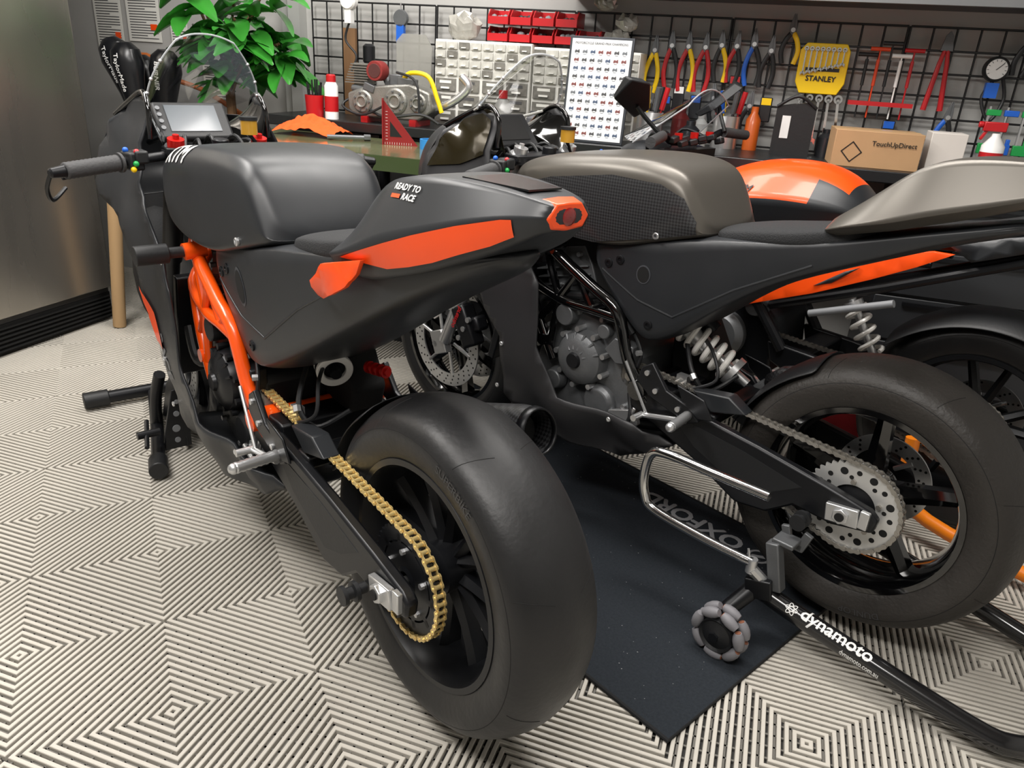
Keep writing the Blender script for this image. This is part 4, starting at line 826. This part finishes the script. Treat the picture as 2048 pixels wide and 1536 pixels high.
if len(po.data.polygons)==len(idx):
    for q,pg in zip(idx,po.data.polygons): pg.material_index=q
text('MOTORCYCLE GRAND PRIX CHAMPIONS',.0105,(.115,-.0085,.343),(1,0,0),(0,0,1),align='CENTER',bold=.0002).xf(Rt).mk('poster_title',INK,pz)
# small engine
CAST=M('cast_aluminium','#8a8984',.42,metal=.6,bump=.5,noise=.3,nscale=30)
en=rthing('small_engine','small silver motorcycle engine with red air filter on a stand','engine',.165,-.335,BZ)
ec=B().ext([(-.20,.05),(-.17,.02),(.12,.02),(.18,.06),(.17,.13),(.08,.16),(-.12,.14),(-.20,.11)],-.06,.06).mk('crankcase',CAST,en,bev=.008)
for (u,v,r) in((-.13,.08,.046),(.02,.09,.052),(.12,.09,.038)):
    sc_=B().lathe([(.0005,-.072),(r*.35,-.072),(r*.4,-.078),(r*.5,-.078),(r*.55,-.070),(r*.85,-.070),(r,-.064),(r,-.05)],(u,0,v),n=28,closed=False).mk('side_cover',CAST,ec,bev=.001)
    b=B()
    for k in range(7): a=k*math.tau/7;b.cyl((u+r*.72*math.cos(a),-.065,v+r*.72*math.sin(a)),(u+r*.72*math.cos(a),-.075,v+r*.72*math.sin(a)),.0045,n=6)
    b.mks('cover_bolt',GUN,sc_)
b=B()
for k in range(8): b.box((-.17+.004*k,0,.15+.010*k),(.10,.09,.004))
b.box((-.155,0,.18),(.06,.06,.09)).mk('cylinder_fins',CAST,en)
b=B().box((-.10,-.05,.135),(.05,.03,.03),(0,.3,0)).box((.06,-.03,.165),(.07,.05,.03),(0,.1,0)).cyl((-.19,-.03,.13),(-.12,-.05,.12),.014)
b.cyl((-.03,0,.14),(-.06,0,.19),.018).cyl((-.05,0,.15),(.02,0,.16),.02).box((.0,0,.17),(.05,.05,.04)).mk('carburettor',GUN,en,bev=.003)
B().lathe([(.0005,.03),(.036,.03),(.038,.026),(.038,-.026),(.036,-.03),(.0005,-.03)],(-.07,-.04,.20),n=40,closed=False).mk('air_filter',M('filter_red_mesh','#7a1f1c',.7,noise=.5,nscale=250),en)
B().lathe([(.0005,-.072),(.026,-.072),(.028,-.069)],(-.07,0,.20),n=30,closed=False).mk('filter_screen',M('filter_mesh_dark','#4a2220',.7,noise=.6,nscale=400),en)
B().tube(cr([(.03,-.03,.16),(.08,-.05,.20),(.16,-.05,.19),(.20,-.05,.11),(.22,-.05,.06)],6),.009,10).mk('fuel_hose',YEL,en);B().tube(cr([(.14,0,.06),(.25,-.02,.10),(.32,-.02,.16),(.29,-.02,.20)],6),.016,12).mk('exhaust_pipe',SIL,en)
B().tube(cr([(-.1,-.06,.05),(0,-.1,.03),(.15,-.1,.05),(.22,-.08,.02)],5),.006,8).tube(cr([(.02,-.05,.2),(.12,-.08,.17),(.14,-.09,.05)],5),.005,8).tube(cr([(-.18,-.03,.1),(-.22,-.07,.06),(-.12,-.09,.03),(-.02,-.09,.07)],5),.005,8).mks('wire',BLKP,en)
B().box((-.12,0,.012),(.03,.14,.024)).box((.1,0,.012),(.03,.14,.024)).mks('engine_cradle',REDP,en)
def simple(name,label,cat,s,d,z,parts,rz=0,group=None):
    t=rthing(name,label,cat,s,d,z,rz,group)
    for nm,b,m in parts: b.mk(nm,m,t)
    return t
LZc=lambda prof,c=(0,0,0),n=24:B().lathe([(.0005,prof[0][1])]+prof+[(.0005,prof[-1][1])],c,'z',n,closed=False)
simple('tool_cup','red plastic cup filled with black hex keys','cup',-.19,-.40,BZ,[('cup',LZc([(.035,0),(.04,.09),(.037,.09),(.033,.01)]),REDP),('hex_key',(lambda b:[b.tube([(.02*math.cos(k),.02*math.sin(k),.02),(.03*math.cos(k),.03*math.sin(k),.13+.01*(k%3))],.004,6) for k in range(9)] and b)(B()),BLKP)])
simple('spray_can','white aerosol spray can with red cap','spray can',-.115,-.39,BZ,[('can',LZc([(.028,0),(.028,.13),(.02,.145)]),WHT),('cap',LZc([(.02,.145),(.02,.17),(.015,.175)]),REDP),('can_label',B().lathe([(.0285,.03),(.0285,.09),(.027,.09),(.027,.03)],(0,0,0),'z',24),REDP)])
simple('fluid_bottle','grey fluid bottle with red cap behind the screen','bottle',.62,-.32,BZ,[('bottle',LZc([(.035,0),(.035,.10),(.015,.13)]),M('bottle_grey','#8e8e8b',.4)),('cap',LZc([(.018,.13),(.018,.16)]),REDP)])
simple('shock_body','black cylindrical shock body standing on the bench','tool',-.04,-.20,BZ,[('body',LZc([(.03,0),(.03,.17),(.018,.18),(.018,.22),(.026,.23),(.026,.29),(.015,.30)]),BLKS),('ring',B().lathe([(.034,.17),(.034,.185),(.028,.185),(.028,.17)],(0,0,0),'z',24),SIL)])
simple('acrylic_sheet','clear acrylic sheet standing against the grid','sheet',.11,-.08,BZ,[('sheet',B().ext([(-.08,0),(.08,0),(.09,.30),(.06,.35),(-.05,.35),(-.08,.32)],-.003,.003,'xz'),M('acrylic_clear','#a9a8a1',.15,alpha=.6,coat=.6))])
simple('wooden_board','narrow brown wooden board leaning on the grid','board',-.20,-.08,BZ,[('board',B().ext([(-.03,0),(.03,0),(.03,.36),(-.03,.36)],-.008,.008),M('wood_brown','#7a5a3c',.6,noise=.3,nscale=4,stretch=(8,8,1)))])
rows=[]
for i in range(15):
    r_=[]
    for j in range(11):
        u=i/14*2-1;v=j/10*2-1;rr=math.sqrt(u*u+v*v);r_.append((u*.14,v*.085,.004+max(0,(1-rr*.7))*.08*(1+.6*math.sin(i*1.9+j*1.3)*math.cos(j*2.1-i))))
    rows.append(r_)
o=B().loft(rows,closed=False).mk('cleaning_cloth',M('cloth_orange','#f0561a',.9,bump=.5),loc=R(-.08,-.60,.902),rz=RZ);o.modifiers.new('u','SUBSURF').render_levels=2;top(o,'crumpled orange microfibre cloth on the green table','cloth')
ts=rthing('speed_square','red metal triangular speed square standing on the table','square',.27,-.66,.90,.3)
B().ext([(0,0),(.13,0),(.0,.16)],-.002,.002).mk('blade',M('red_square','#8e2527',.4,metal=.3),ts);B().ext([(-.004,0),(.0,0),(.0,.165),(-.004,.165)],-.012,.012).mk('fence',MC['red_square'],ts);bq=B()
for k in range(12): bq.box((.006+.009*k,-.0025,.006),(.001,.001,.008))
for k in range(10): bq.box((.012,-.0025,.02+.011*k),(.008,.001,.001))
bq.mk('scale_mark',WHT,ts);B().ext([(.025,.03),(.07,.03),(.025,.085)],-.0028,.0028).mk('cutout',DRK,ts)
o=B().lathe([(.045,0),(.045,.035),(.037,.035),(.037,0)],(0,0,0),'z',32).mk('tape_roll',M('tape_blue','#2a7fc4',.5),loc=R(.47,-.66,.90),rz=RZ);top(o,'roll of blue masking tape on the table','tape')
for k,(s,d,ln,m) in enumerate(((.55,-.62,.2,SIL),(.62,-.74,.16,GUN),(.05,-.70,.16,GUN),(.80,-.72,.16,SIL))):
    o=B().tube([(0,0,0),(ln*.9,.03,0)],.008,10).cyl((ln*.85,.03,-.0),(ln,.035,0),.012,n=6).mk('hand_tool',m,loc=R(s,d,.913),rz=RZ+.2*k);top(o,'metal hand tool lying on the green table','tool')
for s,d in((1.20,-.26),(1.475,-.10)):
    t=rthing('tool_jar','steel jar holding screwdrivers on the bench','jar',s,d,BZ);LZc([(.05,0),(.05,.12),(.047,.12),(.046,.01)]).mk('jar',SIL,t)
    for k in range(6):
        a=k*1.05;B().tube([(.02*math.cos(a),.02*math.sin(a),.02),(.04*math.cos(a),.04*math.sin(a),.13)],.004,6).cyl((.04*math.cos(a),.04*math.sin(a),.13),(.055*math.cos(a),.055*math.sin(a),.21),.010,n=10).mk('screwdriver',[REDP,BLKP,YEL,BLKP,BLU,GUN][k],t)
def pliers(s,z,c1,c2,L=.2,ang=0,op=.16,label='pliers'):
    t=rthing('pliers',label,'pliers',s,-.055,z,group='pliers on the wall grid')
    A_=Matrix.Rotation(ang,4,'Y')
    for sg,m in((1,c1),(-1,c2)):
        B().tube(cr([(sg*.004,0,-.01),(sg*L*op*.7,0,-L*.25),(sg*L*op,0,-L*.5),(sg*L*op*.7,0,-L*.78)],5),[.009]*16,10,flat=.7).xf(A_).mk('handle',m,t)
        B().ext([(sg*.0,-.02),(sg*.014,-.005),(sg*.012,.02),(sg*.004,.055),(sg*.001,.055),(-sg*.004,.0)],-.005+sg*.001,.005+sg*.001).xf(A_).mk('jaw',GUN,t,bev=.001)
    B().cyl((0,-.009,0),(0,.009,0),.008).xf(A_).mk('pivot',SIL,t)
pliers(1.155,1.29,YEL,YEL,.20,.05,.13,label='yellow handled pliers hung on wire grid');pliers(1.22,1.31,BLKP,REDP,.2,-.05,op=.13,label='red and black handled pliers hung on wire grid')
pliers(1.285,1.31,YEL,REDP,.21,0,.14,label='yellow and red handled snips hung on wire grid');pliers(1.35,1.31,REDP,REDP,.21,.03,.13,label='red handled pliers hung on wire grid');pliers(1.41,1.32,YEL,BLKP,.17,-.05,.14,label='yellow and black pliers hung on wire grid')
pliers(1.467,1.32,BLKP,REDP,.17,.05,.14,label='red and black pliers hung on wire grid');pliers(1.53,1.33,BLKP,BLU,.19,-.05,.15,label='blue and black pliers hung on wire grid');pliers(1.595,1.31,BLKP,BLKP,.17,.05,.14,label='black handled pliers hung on wire grid')
pliers(1.66,1.385,YEL,BLKP,.15,.0,.2,label='yellow and black adjustable pliers hung on wire grid');pliers(1.55,1.11,BLKP,BLKP,.13,.1,label='black grips hung on wire grid')
pliers(1.41,1.13,REDP,BLKP,.11,-.1,label='small red and black pliers hung on wire grid');pliers(2.25,1.12,BLKP,BLU,.16,.1,label='blue and black crimpers hung on wire grid')
pliers(2.44,1.38,BLKP,BLKP,.14,.1,label='black handled pliers hung on wire grid');pliers(1.16,1.10,BLKP,YEL,.11,.1,label='small yellow and black pliers hung on wire grid')
for (s,z) in ((1.27,1.12),(1.34,1.09),(1.61,1.10),(2.06,1.05),(1.48,1.17),(1.22,1.08)):
    t=rthing('hanging_tool_pouch','black tool in clear hanging package on wire grid','tool pack',s,-.05,z);B().box((0,0,0),(.045,.012,.09)).mk('package',M('package_black','#1e1f21',.3,coat=.5),t,bev=.004);B().box((0,-.007,.03),(.036,.001,.025)).mk('package_card',[REDP,YEL,BLU,WHT][int(s*100)%4],t)
t=rthing('wrench_set','yellow plastic holder with chrome combination wrenches and STANLEY label','wrench set',1.70,-.06,1.17)
B().ext([(0,.04),(.02,0),(.155,0),(.175,.04),(.175,.15),(.16,.175),(.02,.175),(0,.15)],-.012,.012).mk('holder',YEL,t,bev=.003)
text('STANLEY',.026,(.088,-.0135,.045),(1,0,0),(0,0,1),align='CENTER',bold=.0008).mk('holder_lettering',LBK,t)
B().box((.088,-.0125,.085),(.12,.002,.012)).mk('black_band',BLKP,t)
def wr(b,x,z,L,r):
    b.box((x,-.02,z-L/2),(r*.6,.004,L));b.lathe([(r,-.022),(r*.5,-.022),(r*.5,-.016),(r,-.016)],(x,0,z),n=16);b.ext([(x-r,z-L-r),(x-r*.4,z-L-r*.2),(x+r*.4,z-L-r*.2),(x+r,z-L-r),(x+r*1.1,z-L+r*.4),(x,z-L+r),(x-r*1.1,z-L+r*.4)],-.022,-.016)
for k in range(8): b=B();wr(b,.02+.019*k,.155,.085-.005*k,.008);b.mk('wrench',CHR,t)
for k in range(5):
    b=B();wr(b,0,0,.13+.012*k,.012+.001*k);o=b.mk('combination_wrench',CHR,loc=R(1.73+.034*k,-.04,1.155),rz=RZ);o.rotation_euler[1]=.1-.05*k;top(o,'chrome combination wrench hung on wire grid','wrench','combination wrenches')
simple('tool_caddy','black plastic tool caddy with vertical slots','caddy',1.655,-.12,BZ,[('caddy_body',B().ext([(0,0),(.14,0),(.14,.17),(.11,.19),(0,.17)],-.05,.05),BLKP),('label',B().box((.04,-.052,.10),(.03,.002,.08)),WHT),('handle',B().tube(cr([(0,-.05,.17),(.07,-.06,.21),(.14,-.05,.17)],5),.006,8),BLKP)])
t=rthing('t_handle_rack','red rack of black and red T-handle hex keys','tool rack',1.92,-.07,1.15)
B().box((.09,0,0),(.22,.05,.015)).mk('rack',REDP,t)
for k in range(5): B().tube([(.015+.038*k,0,-.05),(.015+.038*k,0,.16+.02*(k%3))],.003,6).cyl((-.018+.038*k,0,.165+.02*(k%3)),(.048+.038*k,0,.165+.02*(k%3)),.007,n=10).cyl((.015+.038*k,0,.06),(.015+.038*k,0,.15),.006).mk('t_handle',[BLKP,M('orange_handle','#d2431c',.4),BLKP,WHT,REDP][k],t)
t=rthing('bolt_cutter','long red handled bolt cutters hung on wire grid','cutter',2.19,-.05,1.30)
for sg in(1,-1): B().tube([(sg*.004,0,.05),(sg*.012,0,0),(sg*.028,0,-.16)],[.006,.008,.010],10).mk('handle',REDP,t)
B().ext([(-.02,.04),(.02,.04),(.012,.09),(0,.105),(-.012,.09)],-.006,.006).mk('jaw',GUN,t)
t=rthing('pressure_gauge','round black pressure gauge with white dial and hose','gauge',2.36,-.06,1.29)
B().lathe([(.0005,-.012),(.036,-.012),(.04,-.016),(.042,0),(.042,.012),(.0005,.012)],(0,0,0),n=32,closed=False).mk('gauge_body',BLKP,t);B().lathe([(.0005,-.0135),(.033,-.0135)],(0,0,0),n=32,closed=False).mk('dial',WHT,t)
b=B().box((.008,-.015,.008),(.03,.001,.002),(0,-.8,0))
for k in range(10): a=-.6+k*.48;b.box((.028*math.cos(a),-.0145,.028*math.sin(a)),(.006,.001,.0015),(0,-a,0))
b.mk('dial_mark',BLKP,t);B().tube(cr([(0,0,-.04),(-.02,0,-.1),(.02,-.01,-.17),(.05,0,-.1),(.03,0,-.03)],6),.006,8).mk('gauge_hose',BLKP,t);B().box((0,-.005,-.07),(.04,.03,.05)).mk('valve',BLU,t)
simple('luggage_scale','blue hanging scale with dial','scale',.04,-.06,1.36,[('hook',B().tube([(0,0,.06),(0,0,0)],.003,6),SIL),('dial',B().lathe([(.0005,-.01),(.032,-.01),(.036,0),(.032,.012),(.0005,.012)],(0,0,0),n=28,closed=False),GUN),('scale_body',B().box((0,0,-.06),(.035,.02,.07)),BLU)])
simple('cord_reel','grey retractable cord reel hanging with black cable','reel',-.12,-.22,1.38,[('reel_body',B().lathe([(.0005,-.02),(.03,-.02),(.036,-.012),(.036,.012),(.03,.02),(.0005,.02)],(0,0,.03),n=24,closed=False).box((0,0,-.03),(.03,.03,.05)),WHT),('cable',B().tube(cr([(0,0,-.05),(-.02,0,-.12),(.03,0,-.18),(.01,-.01,-.24)],6),.005,8).tube([(0,0,.06),(0,0,.4)],.004,6),BLKP)])
CB=M('cardboard_brown','#b18d66',.8,noise=.1)
t=rthing('cardboard_box','brown cardboard box with printed shop mark and diamond symbol','box',1.86,-.30,BZ,.05)
B().box((.14,0,.06),(.28,.2,.12)).mk('carton',CB,t,bev=.002);text('TouchUpDirect',.022,(.12,-.1015,.075),(1,0,0),(0,0,1),bold=.0003).mk('box_lettering',LBK,t)
B().add([(.06+.035*a,-.1015,.05+.035*c) for a,c in((0,1),(1,0),(0,-1),(-1,0))]+[(.06+.030*a,-.1015,.05+.030*c) for a,c in((0,1),(1,0),(0,-1),(-1,0))],[(0,1,5,4),(1,2,6,5),(2,3,7,6),(3,0,4,7)]).mk('box_symbol',LBK,t)
B().box((.14,0,.1205),(.28,.04,.001)).mk('tape',M('packing_tape','#c9a878',.3,coat=.5),t)
o=B().box((.055,0,.065),(.11,.12,.13)).mk('white_box',M('carton_white','#cfc9c2',.7),loc=R(2.17,-.28,BZ),rz=RZ,bev=.002);top(o,'plain white cardboard box beside the brown carton','box')
t=rthing('spray_bottle','white spray bottle with red trigger head','spray bottle',2.365,-.31,BZ)
LZc([(.035,0),(.037,.02),(.035,.10),(.014,.13),(.014,.14)]).mk('bottle',WHT,t);B().box((-.01,0,.16),(.07,.022,.03)).box((-.035,0,.14),(.01,.012,.05),(0,.4,0)).cyl((-.045,0,.165),(-.06,0,.165),.01).mk('trigger_head',REDP,t,bev=.003);B().lathe([(.036,.04),(.036,.08),(.034,.08),(.034,.04)],(0,0,0),'z',24).mk('bottle_label',REDP,t)
for k in range(5):
    t=rthing('bar_clamp','small bar clamp with coloured plastic jaws','clamp',2.36+.055*k,-.14,BZ,group='bar clamps')
    m=BLU if k%2 else GRN;B().box((0,0,.11),(.006,.012,.22)).mk('bar',SIL,t);B().box((.015,0,.20),(.045,.016,.02)).mk('jaw',m,t,bev=.002);B().box((.015,0,.08),(.045,.018,.035)).box((.028,0,.10),(.012,.016,.03)).mk('sliding_jaw',m,t,bev=.002)
for (s,d,c,h,r) in((1.30,-.12,'#6e1512',.14,.035),(1.36,-.28,'#222326',.10,.035),(1.38,-.12,'#c0c0bc',.12,.028),(1.575,-.09,'#c2591c',.16,.028),(.48,-.36,'#1f2022',.06,.04),(1.85,-.10,'#26272a',.10,.03),(.56,-.36,'#3c3d40',.07,.03),(.74,-.28,'#55565a',.09,.03)):
    o=LZc([(r,0),(r,h*.7),(r*.5,h*.85),(r*.5,h)]).mk('bottle',M('bottle_'+c[1:],c,.35,coat=.3),loc=R(s,d,BZ),rz=RZ);top(o,'workshop fluid bottle standing on the bench','bottle')
b=B().sph((0,0,.13),(.26,.11,.13),20);o=b.mk('duffel_bag',M('bag_red','#9c1420',.7,bump=.6),loc=R(2.12,-.54,0),rz=RZ);o.modifiers.new('u','SUBSURF').render_levels=1;top(o,'red fabric duffel bag on the floor by the cabinets','bag')
# ---------------- lights
def area(s,d,z,sx,sy,e,col=(1,.965,.925)):
    l=bpy.data.lights.new('ceiling_light','AREA');l.shape='RECTANGLE';l.size=sx;l.size_y=sy;l.energy=e;l.color=col;o=bpy.data.objects.new('ceiling_light',l);COL.objects.link(o);o.location=R(s,d,z);o.rotation_euler=(0,0,RZ);return o
area(-.3,-2.2,2.55,.4,1.5,60);area(1.5,-1.5,2.55,1.5,.4,48);area(1.2,-3.4,2.55,1.6,.5,60);area(.4,-.75,2.5,1.4,.3,28)
wd=bpy.data.worlds.new('world');sc.world=wd;wd.use_nodes=True;wd.node_tree.nodes['Background'].inputs[0].default_value=(.95,.97,1,1);wd.node_tree.nodes['Background'].inputs[1].default_value=.42
